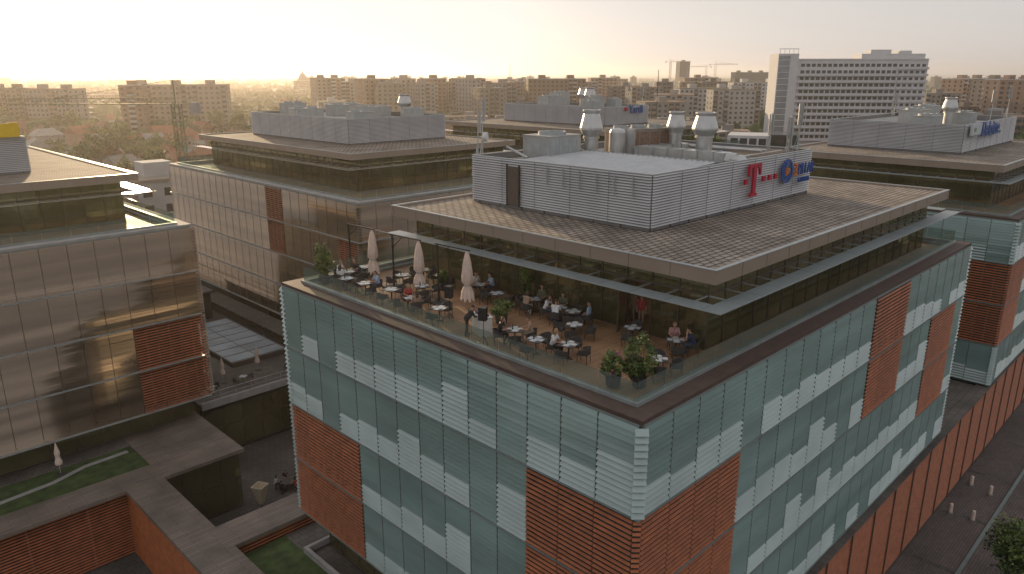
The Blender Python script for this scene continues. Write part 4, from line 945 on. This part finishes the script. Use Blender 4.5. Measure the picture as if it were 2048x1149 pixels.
crane(1412,1500,50,30,'distant construction crane above the skyline',math.radians(120),3)
def rmast(px,D,h,label,w=.6):
    x,y=polar(px,D); o=thing('lattice_mast',label,'mast',(x,y,0)); m=M()
    for a in range(3): m.bar((w*math.cos(a*2.09),w*math.sin(a*2.09),0),(.1*math.cos(a*2.09),.1*math.sin(a*2.09),h),w*.2)
    z=0
    while z<h-w*3:
        f=1-z/h; m.bar((w*f,0,z),(-w*.5*f,w*.86*f,z+w*3),w*.1); m.bar((-w*.5*f,w*.86*f,z),(-w*.5*f,-w*.86*f,z+w*3),w*.1); z+=w*3
    part('mast',m,[DARK],o)
rmast(1020,1900,62,'distant lattice radio mast on the plain',2.0); rmast(1317,230,38,'slim pole rising over the city',.3)
x,y=polar(605,1500); o=thing('domed_church','distant church with pointed dome on skyline','church',(x,y,0)); m=M(); m.box(-16,-8,0,16,8,20,0); part('nave',m,[WALLS[1]],o); m=M(); m.lathe((0,0,0),[(9,19),(9,27),(8,31),(5,36),(1.5,39),(.4,45)],14); part('dome',m,[WALLS[1]],o)
# ------------------------------------------------------------------ haze, light, camera
hm=bpy.data.materials.new('evening_haze'); hm.use_nodes=True; nt=hm.node_tree; nt.nodes.clear()
ou=nt.nodes.new('ShaderNodeOutputMaterial'); vs_=nt.nodes.new('ShaderNodeVolumeScatter'); vs_.inputs['Color'].default_value=(1,.92,.84,1); vs_.inputs['Density'].default_value=.00019; vs_.inputs['Anisotropy'].default_value=.6
nt.links.new(vs_.outputs[0],ou.inputs['Volume'])
m=M(); m.box(-1500,-1500,-1,12000,12000,110); hz=obj('sky_haze',m.mesh('sky_haze',[hm]),kind='structure')
sd=Vector((.303,.953,0)).normalized(); el=math.radians(8)
w=bpy.data.worlds.new('World'); sc.world=w; w.use_nodes=True; nt=w.node_tree
bg=nt.nodes['Background']; sk=nt.nodes.new('ShaderNodeTexSky'); sk.sky_type='NISHITA'; sk.sun_disc=False; sk.sun_elevation=el
sk.sun_rotation=math.atan2(sd.x,sd.y); sk.air_density=1; sk.dust_density=1.5; sk.ozone_density=1.2
hsv=nt.nodes.new('ShaderNodeHueSaturation'); hsv.inputs['Saturation'].default_value=.42; nt.links.new(sk.outputs[0],hsv.inputs['Color'])
mn=nt.nodes.new('ShaderNodeVectorMath'); mn.operation='MINIMUM'; mn.inputs[1].default_value=(10.5,9.9,9.3); nt.links.new(hsv.outputs['Color'],mn.inputs[0])
mxw=nt.nodes.new('ShaderNodeMix'); mxw.data_type='RGBA'; mxw.inputs[0].default_value=.62; nt.links.new(mn.outputs[0],mxw.inputs[6]); mxw.inputs[7].default_value=(7.6,7.3,7.35,1)
nt.links.new(mxw.outputs[2],bg.inputs[0]); bg.inputs[1].default_value=.108
s=bpy.data.lights.new('sun','SUN'); s.energy=5; s.angle=math.radians(.5); s.color=(1,.72,.42)
so=bpy.data.objects.new('sun',s); COL.objects.link(so)
dirv=Vector((sd.x*math.cos(el),sd.y*math.cos(el),math.sin(el))); so.rotation_euler=dirv.to_track_quat('Z','Y').to_euler()
cam=bpy.data.cameras.new('camera'); cam.lens=26.02; cam.sensor_width=36; cam.clip_end=60000; cam.clip_start=.5
co=bpy.data.objects.new('camera',cam); COL.objects.link(co); co.location=(0,0,36.75); co.rotation_euler=(math.radians(90-16.06),0,math.radians(-45))
sc.camera=co
sc.view_settings.view_transform='Standard'; sc.view_settings.look='None'; sc.view_settings.exposure=0
